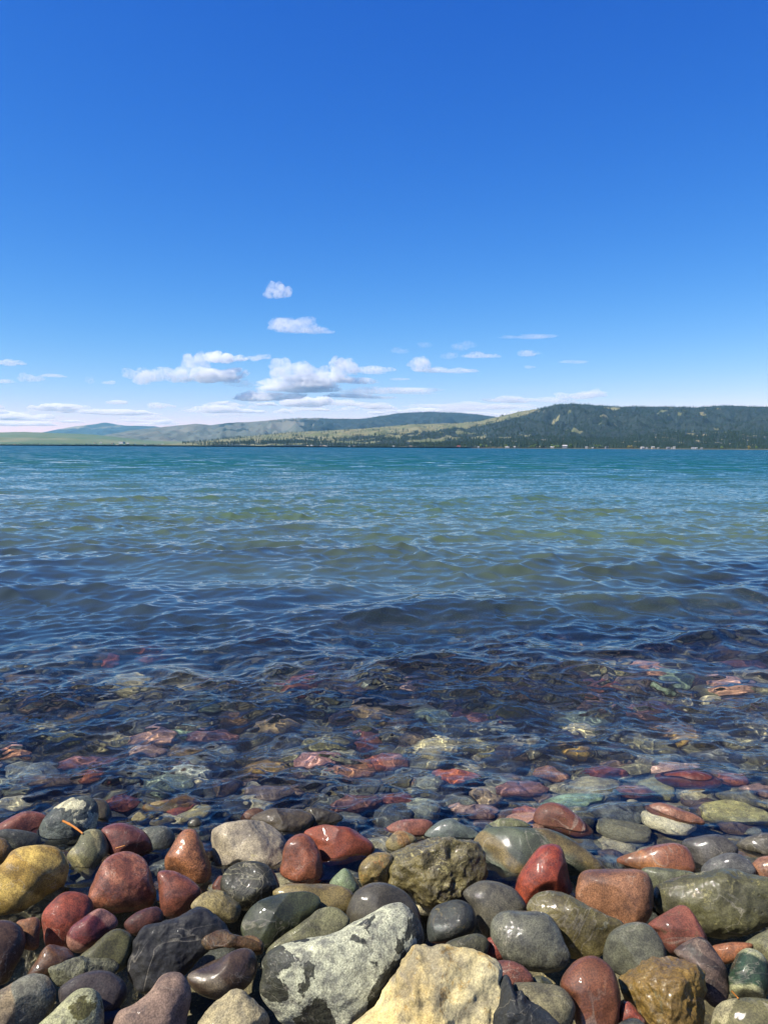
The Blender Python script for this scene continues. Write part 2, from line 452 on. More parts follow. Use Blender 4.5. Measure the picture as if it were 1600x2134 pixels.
# shore hill and shore belt, back rows
N = 9000
px = rng.uniform(860, 1750, N); tt = rng.uniform(0.02, 1, N); P = low.at(px, tt)
c = np.clip(1 - sstep(fbm3(P / 70 + 9, 3), 0.2, 0.5), 0, 1)
P = P[rng.random(N) < c * 0.75]
N2 = 4200
px = rng.uniform(380, 1750, N2); Y = shore_dist(px) + rng.uniform(45, 520, N2)
a = (px - 800) / 1600 * 1.0; P2 = np.stack([a * Y, Y, 2 + 0 * Y], -1)
P = np.concatenate([P, P2])
o = scatter_mesh('shore_forest', P, rng.uniform(9, 18, len(P)), rng.uniform(0.75, 1.2, len(P)), M_pine, small_t)
tag(o, 'belt of pines behind the houses of the far shore', 'forest', kind='stuff')
N3 = 1500
px = rng.uniform(-300, 430, N3); Y = shore_dist(px) + rng.uniform(10, 300, N3); P = np.stack([(px - 800) / 1600 * Y, Y, 2 + 0 * Y], -1)
o = scatter_mesh('town_trees', P, rng.uniform(6, 14, N3), rng.uniform(1.0, 2.0, N3), M_pine, small_t)
tag(o, 'low dark row of trees among the buildings of the far left shore', 'trees', kind='stuff')

def trunk_mesh(h, r):
    n = 5; V = []; 
    for z, q in ((-0.02, 1.0), (0.45, 0.7), (0.95, 0.15)):
        for j in range(n):
            a = 2 * math.pi * j / n; V.append((r * q * math.cos(a), r * q * math.sin(a), z * h))
    T = []
    for k in range(2):
        for j in range(n):
            T.append((k * n + j, k * n + (j + 1) % n, (k + 1) * n + (j + 1) % n, (k + 1) * n + j))
    return make_mesh('trunk', V, T)
def leafy_template(seed):
    """round crown of many loose leaf clumps"""
    r = np.random.default_rng(seed); V = []; T = []
    for k in range(110):
        d = r.normal(size=3); d /= np.linalg.norm(d); q = r.uniform(0.4, 1) ** 0.4
        c = np.array([0.36 * d[0] * q, 0.36 * d[1] * q, 0.58 + 0.36 * d[2] * q]); s = r.uniform(0.05, 0.10)
        b = len(V)
        for _ in range(4): V.append(tuple(c + r.normal(size=3) * s))
        T += [(b, b + 1, b + 2), (b, b + 2, b + 3), (b + 1, b + 3, b + 2)]
    return np.array(V), np.array(T)
protos = []
for i in range(4):
    v, f = pine_template(50 + i, 6, 9)
    me = make_mesh('crown', v, f, False); me.materials.append(M_pine); tm_ = trunk_mesh(0.9, 0.018); tm_.materials.append(M_bark); protos.append((me, tm_))
lprotos = []
for i in range(3):
    for mt in (M_leaf, M_gold):
        v, f = leafy_template(80 + i); me = make_mesh('crown', v, f, False); me.materials.append(mt); tm_ = trunk_mesh(0.6, 0.03); tm_.materials.append(M_bark); lprotos.append((me, tm_))
def place_tree(name, meshes, loc, h, w, rz, label, cat, group):
    e = bpy.data.objects.new(name, None); COL.objects.link(e); e.location = loc; e.rotation_euler.z = rz; e.scale = (h * w, h * w, h)
    tag(e, label, cat, group)
    for nm, me in zip(('crown', 'trunk'), meshes): link(nm, me, parent=e)
    return e
zones = [(430, 'pine at the left end of the wooded far shore, past the last town buildings'), (560, 'pine on the far shore, left of the cluster of pale waterside houses'), (700, 'pine rising behind the cluster of pale waterside houses on the far shore'), (800, 'pine on the far shore, between the pale waterside houses and the red-roofed house'), (940, 'pine on the far shore beside the red-roofed house'), (1030, 'pine on the far shore left of the large grey lake house'), (1165, 'pine on the far shore around the large grey lake house'), (1260, 'pine on the far shore just left of the yellow willow'), (1345, 'pine behind the row of white cottages right of the yellow willow'), (1470, 'pine above the low tan bluff at the right end of the far shore')]
r_ = random.Random(3)
for i in range(280):
    p = 400 + 1230 * (i + r_.random()) / 280
    Y = float(shore_dist(p)) + r_.uniform(12, 90)
    if p > 1380: Y = float(shore_dist(p)) + r_.uniform(60, 260)
    lab = [z for z in zones if z[0] <= p] or [zones[0]]
    h = r_.uniform(9, 17) * (0.8 if p < 800 else 1.0) * (1.2 if 1040 < p < 1200 else 1.0)
    x = (p - 800) / 1600 * Y
    place_tree('pine_tree', protos[i % 4], (x, Y, 1.6), h, r_.uniform(0.85, 1.25), r_.uniform(0, 6.28), 'dark ' + lab[-1][1], 'pine tree', 'pines along the far shore')
leafy = [(1012, 0), (1052, 0), (1105, 0), (1112, 0), (1126, 0), (1148, 0), (1155, 0), (1162, 0), (1238, 0), (1246, 0), (1186, 0), (875, 0), (884, 0), (1000, 0), (1307, 1), (1313, 1), (1321, 1), (1500, 0), (1556, 1), (1572, 0)]
for i, (p, gd) in enumerate(leafy):
    Y = float(shore_dist(p)) + r_.uniform(14, 40)
    lab = 'yellow-leaved tree at the waterline of the far shore' if gd else 'bright green leafy tree among dark pines on the far shore'
    if gd and p < 1330: lab = 'yellow willow by the far waterline, left of the white cottages'
    place_tree('leafy_tree', lprotos[(i % 3) * 2 + gd], ((p - 800) / 1600 * Y, Y, 1.4), r_.uniform(8, 12) * (0.8 if gd else 1.0), r_.uniform(0.9, 1.2), r_.uniform(0, 6), lab, 'leafy tree', 'leafy trees along the far shore')

# ------------------------------------------------------------ houses on the far shore
def flat_mat(name, c, r=0.8):
    t = NT(name); pos = t.n('NewGeometry').outputs['Position']
    f = t.n('MapRange', {0: t.noise(pos, 1.5, 3), 3: 0.85, 4: 1.1}).outputs[0]
    bs = t.n('BsdfPrincipled', {'Base Color': t.mix(1.0, c, t.n('CombineColor', {0: f, 1: f, 2: f}).outputs[0], 'MULTIPLY'), 'Roughness': r})
    t.t.links.new(bs.outputs[0], t.out.inputs[0]); return t.m
HC = {'white': (0.38, 0.38, 0.38, 1), 'cream': (0.36, 0.31, 0.23, 1), 'grey': (0.18, 0.19, 0.21, 1), 'tan': (0.24, 0.18, 0.12, 1), 'red': (0.42, 0.07, 0.05, 1), 'brown': (0.16, 0.11, 0.08, 1), 'dark': (0.08, 0.085, 0.1, 1)}
HM = {k: flat_mat('house_' + k, v) for k, v in HC.items()}
M_win = NT('window_glass'); _b = M_win.n('BsdfPrincipled', {'Base Color': (0.03, 0.04, 0.05, 1), 'Roughness': 0.1}); M_win.t.links.new(_b.outputs[0], M_win.out.inputs[0]); M_win = M_win.m
def box(name, x0, x1, y0, y1, z0, z1, mat, parent):
    V = [(x, y, z) for z in (z0, z1) for y in (y0, y1) for x in (x0, x1)]
    return link(name, make_mesh(name, V, [(0, 2, 3, 1), (4, 5, 7, 6), (0, 1, 5, 4), (1, 3, 7, 5), (3, 2, 6, 7), (2, 0, 4, 6)], False), mat, parent)
def house(px, w, h, wall, roof, label, inland=16, flat=False, name='house', group='buildings along the far shore', cat='house', zb=1.2):
    Y = float(shore_dist(px)) + inland
    e = bpy.data.objects.new(name, None); COL.objects.link(e); e.location = ((px - 800) / 1600 * Y, Y, zb); e.rotation_euler.z = r_.uniform(-0.25, 0.25)
    tag(e, label, cat, group)
    w *= 0.85; h *= 0.85; W, D = w / 2, w * 0.4
    box('wall', -W, W, -D, D, -1, h, HM[wall], e)
    if flat: box('roof', -W - .4, W + .4, -D - .4, D + .4, h + .01, h + 0.6, HM[roof], e)
    else:
        o = .6; rh = h + w * 0.22
        V = [(-W - o, -D - o, h), (W + o, -D - o, h), (W + o, D + o, h), (-W - o, D + o, h), (-W - o, 0, rh), (W + o, 0, rh)]
        me = bpy.data.meshes.new('roof'); me.from_pydata(V, [], [(0, 1, 5, 4), (2, 3, 4, 5), (1, 2, 5), (3, 0, 4), (3, 2, 1, 0)]); me.update()
        link('roof', me, HM[roof], e)
    nw = max(2, int(w / 4))
    for k in range(nw):
        xx = -W + (k + 0.5) * 2 * W / nw
        box('window', xx - .6, xx + .6, -D - .08, -D - 0.01, h * .4, h * .78, M_win, e)
houses = [
 (4, 11, 5, 'white', 'grey', 'white house at the left end of the town shore'), (17, 9, 4, 'white', 'white', 'low pale house second from the left on the town shore'), (33, 16, 4, 'cream', 'tan', 'long cream lakeside building on the far left shore'), (46, 9, 4, 'white', 'white', 'small white house beside the long cream building'),
 (86, 7, 6, 'white', 'white', 'narrow white house alone among dark trees on the left shore'), (104, 9, 5, 'white', 'grey', 'grey-roofed white house right of the narrow white one'), (129, 10, 4, 'grey', 'grey', 'grey house left of the white boathouse on the town shore'), (140, 7, 3.5, 'white', 'white', 'white boathouse at the waterline of the town shore'),
 (203, 6, 3, 'white', 'white', 'tiny white hut at the waterline under the tall dark trees'), (246, 14, 6, 'cream', 'tan', 'tan-roofed cream building below the large white hall'), (304, 9, 5, 'white', 'white', 'white boathouse alone on the shore right of the large white hall'), (362, 8, 5, 'white', 'grey', 'small white house with grey roof right of the lone boathouse'),
 (390, 13, 7, 'cream', 'white', 'two-storey cream house near the end of the town shore'), (405, 9, 7, 'white', 'tan', 'tan-roofed white house at the edge of the pines'), (428, 7, 5, 'white', 'white', 'white cabin where the pine belt begins'),
 (563, 9, 3.5, 'white', 'white', 'low white house, leftmost in the pine belt'), (602, 8, 4, 'grey', 'white', 'grey house with white roof in the pine belt'), (617, 8, 5.5, 'white', 'white', 'bright white gabled house, third in the pine belt'), (628, 9, 4, 'cream', 'cream', 'cream bungalow beside the bright white gabled house'), (641, 8, 4, 'tan', 'cream', 'tan cabin with cream roof in the middle of the pine belt'),
 (649, 8, 6, 'white', 'white', 'tall white house right of the tan cabin'), (668, 7, 4, 'tan', 'brown', 'brown-roofed tan cabin in the pine belt'), (675, 9, 5, 'cream', 'tan', 'cream house with tan roof in the pine belt'), (679, 7, 3, 'white', 'white', 'white boathouse in front of the tan-roofed cream house'),
 (727, 6, 3, 'white', 'white', 'tiny white boathouse in the pine belt'), (737, 6, 4, 'white', 'grey', 'little grey-roofed white house in the pine belt'), (819, 6, 4, 'white', 'white', 'small white house on the low wooded point'), (855, 10, 4, 'tan', 'brown', 'brown-roofed tan house on the low wooded point'), (867, 9, 3, 'white', 'white', 'white boathouse below the green meadow'),
 (951, 8, 4.5, 'tan', 'red', 'house with a bright red roof on the far shore'), (956, 5, 5, 'white', 'red', 'white gabled end building beside the bright red roof'), (995, 5, 3, 'white', 'white', 'white waterside hut right of the red roof'), (1053, 6, 4, 'white', 'white', 'small white house in front of leafy trees'), (1056, 7, 2.5, 'white', 'white', 'low white boathouse at the water in front of leafy trees'),
 (1070, 6, 4, 'grey', 'white', 'grey cabin with white roof left of the big lake house'), (1148, 10, 3.5, 'cream', 'white', 'long cream bungalow just left of the large grey lake house'), (1174, 13, 7.5, 'grey', 'white', 'large grey lake house with a white roof'), (1219, 6, 4, 'white', 'white', 'white cottage between the lake house and the yellow willow'), (1232, 5, 2.5, 'white', 'white', 'low white hut at the water left of the yellow willow'),
 (1261, 9, 5, 'grey', 'dark', 'dark-roofed grey house left of the yellow willow'), (1335, 9, 4, 'white', 'white', 'white cottage nearest the yellow willow'), (1344, 5, 4, 'white', 'grey', 'narrow grey-roofed white cottage near the yellow willow'), (1357, 8, 5, 'cream', 'white', 'cream cottage with white roof in the white row'), (1368, 4, 3, 'white', 'white', 'tiny white hut beside the cream cottage'),
 (1388, 8, 4, 'grey', 'grey', 'grey cottage in the white row'), (1396, 4, 3, 'white', 'white', 'white boat shed left of the bright white gabled cottage'), (1401, 6, 5.5, 'white', 'white', 'bright white gabled cottage standing highest in the row'), (1440, 9, 3.5, 'white', 'grey', 'grey-roofed white cottage near the tan bluff'), (1447, 5, 4, 'white', 'white', 'small white cottage touching the grey-roofed one'), (1458, 5, 3, 'grey', 'white', 'last grey hut before the tan bluff')]
for (p, w, h, a, b, lab) in houses: house(p, w, h, a, b, lab, inland=r_.uniform(9, 22))
house(256, 32, 12, 'white', 'white', 'large white flat-roofed hall above the trees of the town', inland=420, flat=True, cat='hall', zb=14)
for i, (p, w, dz, dy, c) in enumerate([(200, 14, 14, 300, 'cream'), (212, 10, 15, 350, 'white'), (236, 18, 12, 380, 'tan'), (268, 14, 10, 330, 'cream'), (283, 12, 9, 320, 'white'), (340, 10, 7, 300, 'white'), (378, 12, 6, 260, 'white'), (433, 9, 4, 300, 'white')]):
    house(p, w, 5, c, 'white' if i % 2 else 'grey', c + ' building on rising ground behind the town trees', inland=dy, zb=dz, flat=i % 2 == 0)

# ------------------------------------------------------------ haze
HAZE = True
if HAZE:
    V = [(x, y, z) for z in (-12, 950) for y in (-1500, 24000) for x in (-16000, 16000)]
    t = NT('haze_air')
    pv = t.n('VolumePrincipled', {'Color': (0.22, 0.60, 1.0, 1), 'Density': 2.8e-5, 'Anisotropy': 0.0, 'Absorption Color': (1, 1, 1, 1)})
    t.t.links.new(pv.outputs[0], t.out.inputs['Volume'])
    hz = link('haze', make_mesh('haze', V, [(0, 2, 3, 1), (4, 5, 7, 6), (0, 1, 5, 4), (1, 3, 7, 5), (3, 2, 6, 7), (2, 0, 4, 6)], False), t.m)
    tag(hz, kind='stuff')
    t.m.cycles.homogeneous_volume = True

# ------------------------------------------------------------ clouds
CLOUDS = True
def cloud(px, py, w, h, tau, seed, alt=1500.0, label=None):
    base_py = py + h / 2
    hy = horizon_y(px); el = (hy - base_py) / F
    D = alt / max(el, 0.02)
    D = max(D, 9000 if el > 0.15 else 26000)
    d = px_dir(px, py); c = EYE + d * (D / d.y)
    W = w / F * D / 2 * 1.25; Hh = h / F * D / 2 * (1.4 if tau >= 7 else 1.15)
    r = np.random.default_rng(seed)
    v, f = ico(5 if (tau >= 5 and h >= 26) else 4 if (tau >= 4 and h > 16) else 3)
    # union of puffs seen from the middle of a squashed cloud
    R = np.full(len(v), 0.42)
    for k in range(11):
        th = r.uniform(0, 6.28); q = r.uniform(0.1, 0.72); cz = r.uniform(-0.25, 0.45) * (1 - q * 0.5)
        cc = np.array([q * math.cos(th), q * math.sin(th), cz]); rr = r.uniform(0.22, 0.42)
        b = v @ cc; disc = b * b - (cc @ cc - rr * rr)
        ok = disc > 0; tt_ = np.where(ok, b + np.sqrt(np.maximum(disc, 0)), 0); R = np.maximum(R, tt_)
    p = v * R[:, None]
    p *= (1 + 0.15 * fbm3(v * 2.5 + seed * 3.1, 5, 0.6))[:, None]
    p[:, 2] = np.where(p[:, 2] < 0, p[:, 2] * 0.55, p[:, 2])
    ext = np.abs(p).max(axis=0)
    p = p / ext * np.array([W, min(W, Hh * 2.5), Hh * 1.25])
    p[:, 2] -= Hh * 0.25
    o = link('cloud', make_mesh('cloud', p, f), None, loc=c)
    t = NT('cloud_vapour')
    pv = t.n('VolumePrincipled', {'Color': (0.84, 0.87, 0.92, 1), 'Anisotropy': 0.0})
    otc = t.n('TexCoord').outputs['Object']; dn = t.noise(otc, 1.9 / Hh, 4, 0.62)
    t.t.links.new(t.math('MULTIPLY', t.step(dn, 0.36, 0.62), tau * (0.52 if w < 3.5 * h else 1.5) / (2 * min(W, Hh * 2.5))), pv.inputs['Density'])
    t.t.links.new(pv.outputs[0], t.out.inputs['Volume'])
    o.data.materials.append(t.m)
    tag(o, label or 'low grey-white cloud in the bank above the far hills', 'cloud', 'fair-weather clouds')
cl = [
 (585, 606, 62, 34, 5, 'small round white cloud floating highest of all'), (612, 678, 95, 36, 6, 'white puff with thin grey fringes just under the highest cloud'), (655, 690, 70, 16, 1.2, 'thin grey wisp trailing right of the second highest cloud'),
 (408, 754, 60, 32, 7, 'white domed puff left of the flat bar cloud'), (468, 746, 80, 22, 7, 'flat white bar cloud above the long white bank'), (535, 745, 50, 14, 1.5, 'grey wisp at the right end of the flat bar cloud'),
 (300, 783, 90, 28, 8, 'bright white cloud at the left end of the long bank'), (372, 780, 60, 34, 8, 'tall white dome near the left end of the long bank'), (440, 784, 130, 30, 7, 'long white bank cloud under the flat bar cloud'), (500, 797, 70, 22, 2, 'grey ragged cloud under the right end of the long bank'),
 (600, 770, 90, 34, 8, 'broad white dome with a pale grey base in the middle bank'), (650, 772, 70, 30, 6, 'white cloud left of the bright peak'), (708, 766, 74, 36, 9, 'bright white peaked cloud in the middle of the bank'), (775, 772, 90, 18, 1.8, 'grey tail right of the bright peaked cloud'),
 (655, 800, 200, 26, 6, 'long white-topped cloud layer under the bright peak'), (790, 815, 200, 18, 2.2, 'long grey streak cloud reaching right'), (560, 826, 130, 22, 6, 'white-topped cloud low in the centre left'), (640, 838, 100, 18, 7, 'bright white low cloud below the long layer'), (715, 840, 90, 16, 2.5, 'grey low cloud right of the bright low one'),
 (880, 758, 56, 28, 6, 'white puff alone right of the bright peaked cloud'), (900, 772, 80, 14, 1.6, 'flat grey base under the lone white puff'), (960, 773, 90, 12, 1.5, 'flat grey wisp right of the lone white puff'),
 (833, 732, 34, 14, 1.0, 'faint grey puff left of the three faint ones'), (886, 719, 32, 12, 0.8, 'very faint grey puff above the lone white puff'), (965, 720, 50, 20, 1.2, 'faint grey rounded wisp, upper right group'), (937, 741, 36, 16, 1.3, 'faint pale puff, lower left of its group'), (990, 740, 90, 16, 1.2, 'faint grey wisp, lower right of its group'),
 (1095, 702, 110, 11, 0.9, 'thin faint streak, highest on the right'), (1092, 736, 60, 14, 1.0, 'small faint grey cloud under the thin streak'), (1195, 754, 60, 8, 0.6, 'barely visible thin wisp farthest right'), (1102, 765, 24, 6, 0.6, 'tiny faint wisp under the small faint cloud'),
 (66, 788, 46, 20, 4, 'small white-and-grey cloud at the left'), (115, 783, 50, 8, 1.2, 'thin grey wisp right of the small left cloud'), (20, 756, 60, 14, 2, 'pale cloud at the left edge'), (10, 795, 40, 9, 1.2, 'thin grey wisp under the left-edge cloud'), (188, 792, 20, 16, 0.8, 'tiny faint vertical wisp at the left'), (232, 797, 36, 9, 1.0, 'tiny grey wisp left of the long bank'),
 (830, 790, 40, 6, 0.9, None), (1210, 824, 95, 16, 2.5, 'grey cloud just above the crest of the wooded hill'), (1240, 818, 40, 16, 2.5, 'rounded grey cloud topping the last low bank'), (1150, 834, 90, 14, 2.2, None), (1060, 834, 110, 16, 3, None), (1000, 843, 120, 12, 2.5, None), (870, 813, 90, 10, 1.4, None)]
cl += [(690, 790, 170, 24, 6, 'broad grey-bottomed cloud directly under the bright peaked one'), (620, 812, 150, 16, 5, 'flat cloud layer low in the middle bank'), (750, 826, 130, 12, 4, 'thin flat layer, lowest right part of the middle bank'), (40, 868, 130, 18, 7, 'white cloud low at the left edge above the plain'), (130, 850, 90, 18, 6, 'domed white cloud low above the plains at the left'), (460, 852, 130, 16, 7, 'white layer cloud right above the grassy hills'), (240, 860, 150, 16, 6, 'white layer cloud above the far blue mountain')]
rr_ = random.Random(9)
for i in range(64):
    x = rr_.uniform(-40, 900); y = rr_.uniform(838, 884); 
    if 480 < x < 900 and y > 862: y -= 18
    wdt = rr_.uniform(30, 100) * (0.6 + (y - 835) / 60)
    cl.append((x, y, wdt, rr_.uniform(7, 15), rr_.choice([2, 3, 6]), None))
for i in range(10):
    cl.append((rr_.uniform(900, 1120), rr_.uniform(846, 868), rr_.uniform(80, 150), rr_.uniform(8, 12), 3, None))
if CLOUDS:
    for i, (x, y, w, h, tau, lab) in enumerate(cl): cloud(x, y, w, h, tau, i + 1, label=lab or (('low flat cloud behind the %s' % ('far blue mountain at the left' if x < 300 else 'grassy hills left of centre' if x < 560 else 'middle wooded ridge' if x < 900 else 'saddle left of the big wooded hill')) + (', whitest kind' if tau > 5 else ', thin grey kind' if tau < 3 else '')))

# ============================================================ LAKE
sectors = np.concatenate([np.linspace(-1.45, -0.62, 60)[:-1], np.linspace(-0.62, 0.62, 540), np.linspace(0.62, 1.45, 60)[1:]])
radii = np.concatenate([np.linspace(2.38, 4.7, 400)[:-1], np.geomspace(4.7, 22, 390)[:-1], np.geomspace(22, 80, 110)[:-1], np.geomspace(80, 9000, 70)])
Rg, Ag = np.meshgrid(radii, sectors, indexing='ij')
X = Rg * np.sin(Ag); Yv = Rg * np.cos(Ag); Z = np.zeros_like(X); DX = np.zeros_like(X); DY = np.zeros_like(X)
dr = np.gradient(radii)[:, None] + 0 * X; ds = Rg * np.gradient(sectors)[None, :]
cell = np.maximum(dr, ds)
wr = np.random.default_rng(12)
gust = np.clip(0.95 + 0.75 * fbm3(np.stack([X / 2.0, Yv / 1.1, 0 * X], -1), 3), 0.25, 2.0)
near = sstep(Yv, 2.2, 5.5)
gust2 = np.clip(0.95 + 0.8 * fbm3(np.stack([X / 4.5 + 7, Yv / 2.2, 0 * X], -1), 3), 0.3, 1.9)
# wind ripples near the beach are short and steep, the longer waves fade as the water shallows
for lo, hi_, cnt, srms, spread in ((0.04, 0.085, 32, 0.125, 1.0), (0.085, 0.22, 36, 0.17, 0.9), (0.22, 0.7, 40, 0.15, 0.8), (0.7, 2.2, 22, 0.095, 0.6), (2.2, 5.0, 8, 0.03, 0.35)):
    for i in range(cnt):
        lam = lo * (hi_ / lo) ** ((i + wr.random()) / cnt)
        th = -math.pi / 2 + 0.14 + wr.normal() * spread
        k = 2 * math.pi / lam
        A = srms * math.sqrt(2 / cnt) / k
        fade = sstep(lam / cell, 2.5, 4.5)
        calm = 1.0 - 0.35 * sstep(Yv, 4.0, 7.0) if lam < 0.22 else (0.5 + 0.5 * near if lam < 0.7 else near)
        ph = k * (X * math.cos(th) + Yv * math.sin(th)) + wr.random() * 6.283
        amp = A * fade * calm * (gust if lam < 0.22 else gust2 if lam < 1.0 else 1.0)
        Z += amp * np.sin(ph)
        DX += amp * math.cos(th) * 0.95 * np.cos(ph); DY += amp * math.sin(th) * 0.95 * np.cos(ph)
V = np.stack([X + DX, Yv + DY, Z], -1)
wme = make_mesh('water', V.reshape(-1, 3), grid_faces(*V.shape[:2]))
t = NT('lake_water')
geo = t.n('NewGeometry'); pos = geo.outputs['Position']
sep = t.n('SeparateXYZ', {0: pos})
# the lake deepens away from the shore: warped distance decides how much of the water column is seen
warp = t.noise(t.n('VectorMath', {0: pos, 1: (0.10, 0.22, 0.0)}, operation='MULTIPLY').outputs[0], 1.0, 3, 0.5)
warp2 = t.noise(t.n('VectorMath', {0: pos, 1: (0.35, 0.8, 0.0)}, operation='MULTIPLY').outputs[0], 1.0, 4, 0.6)
wsum = t.math('ADD', t.math('MULTIPLY', t.math('SUBTRACT', warp, 0.5), 1.1), t.math('MULTIPLY', t.math('SUBTRACT', warp2, 0.5), 0.8))
dist = t.math('MULTIPLY', sep.outputs[1], t.math('ADD', 1.0, wsum))
clear_d = t.math('SUBTRACT', dist, t.math('MULTIPLY', sep.outputs[0], 0.45))      # the right side stays shallow farther out
dist = t.math('ADD', dist, t.math('MULTIPLY', sep.outputs[0], 0.30))
lg = t.math('LOGARITHM', t.math('MAXIMUM', dist, 1.0), 10.0)
body = t.ramp(t.math('DIVIDE', lg, 3.6), [(0.0, (0.028, 0.040, 0.044, 1)), (0.225, (0.025, 0.037, 0.041, 1)), (0.262, (0.042, 0.058, 0.042, 1)), (0.325, (0.060, 0.088, 0.045, 1)), (0.41, (0.036, 0.088, 0.056, 1)), (0.50, (0.010, 0.070, 0.062, 1)), (0.64, (0.003, 0.058, 0.072, 1)), (1.0, (0.001, 0.052, 0.074, 1))])
body = t.mix(t.step(clear_d, 3.3, 4.6), (0.12, 0.12, 0.095, 1), body)
opac = t.math('MAXIMUM', t.step(clear_d, 3.6, 8.6), t.math('MULTIPLY', t.step(sep.outputs[1], 2.7, 3.8), 0.09))      # a pale milky tint mixed in to brighten the shallows
# small ripples, finer than the mesh, standing in relief
def slopes(sx_, sy_, sc, det, amt):        # slope field of ripples finer than the mesh
    c = t.n('TexNoise', {'Vector': t.n('VectorMath', {0: pos, 1: (sx_, sy_, 1.0)}, operation='MULTIPLY').outputs[0], 'Scale': sc, 'Detail': det, 'Roughness': 0.6, 'Distortion': 0.3}).outputs[1]
    v_ = t.n('VectorMath', {0: c, 1: (0.5, 0.5, 0.5)}, operation='SUBTRACT').outputs[0]
    v_ = t.n('VectorMath', {0: v_, 1: (1.3, 2.0, 0.0)}, operation='MULTIPLY').outputs[0]
    return t.n('VectorMath', {0: v_, 'Scale': amt}, operation='SCALE').outputs[0]
s1 = slopes(1.0, 1.6, 5.0, 4, t.math('MULTIPLY', t.step(sep.outputs[1], 6.0, 16.0), 0.42))
s2 = slopes(0.6, 1.0, 0.8, 5, t.math('MULTIPLY', t.step(sep.outputs[1], 18.0, 70.0), 1.0))
s3 = slopes(0.4, 1.0, 0.10, 3, t.math('MULTIPLY', t.step(sep.outputs[1], 80.0, 300.0), 0.5))
nn = t.n('VectorMath', {0: geo.outputs['Normal'], 1: s1}, operation='ADD').outputs[0]
nn = t.n('VectorMath', {0: nn, 1: s2}, operation='ADD').outputs[0]
nn = t.n('VectorMath', {0: nn, 1: s3}, operation='ADD').outputs[0]
lean = t.n('VectorMath', {0: (0.0, -0.26, 0.0), 'Scale': t.step(sep.outputs[1], 8.0, 70.0)}, operation='SCALE').outputs[0]   # far off only the wave faces turned to the beach are seen
nn = t.n('VectorMath', {0: nn, 1: lean}, operation='ADD').outputs[0]
nn = t.n('VectorMath', {0: nn}, operation='NORMALIZE').outputs[0]
glass = t.n('BsdfGlass', {'Color': (0.985, 1.0, 0.995, 1), 'Roughness': 0.0, 'IOR': 1.333})
deep = t.n('BsdfPrincipled', {'Base Color': body, 'Roughness': 0.06, 'IOR': 1.333, 'Normal': nn})
ms = t.n('MixShader', {0: opac, 1: glass.outputs[0], 2: deep.outputs[0]})
t.t.links.new(ms.outputs[0], t.out.inputs[0])
water = link('water', wme, t.m); tag(water, kind='structure')
water.cycles.is_caustics_caster = True

def receiver(o): o.cycles.is_caustics_receiver = True; return o

# lake bed and beach floor, one sheet under the stones
gx = np.linspace(-9, 9, 160); gy = np.concatenate([np.linspace(-0.5, 6, 160), np.linspace(6.1, 16, 60)])
GX, GY = np.meshgrid(gx, gy)
GZ = z_top(GY) - 0.15 - 0.22 * sstep(GY, 2.7, 2.25) + 0.04 * fbm3(np.stack([GX * 3, GY * 3, 0 * GX], -1), 4)
GZ = np.maximum(GZ, -2.2 + 0 * GZ)
bed = link('lake_bed', make_mesh('lake_bed', np.stack([GX, GY, GZ], -1).reshape(-1, 3), grid_faces(*GX.shape)), rock_mat('bed_gravel', '5a5340', '33312a', '7a6e50', 'mottle', 1.0, 0.5, 1.0, k=1.3))
receiver(bed); tag(bed, kind='structure')

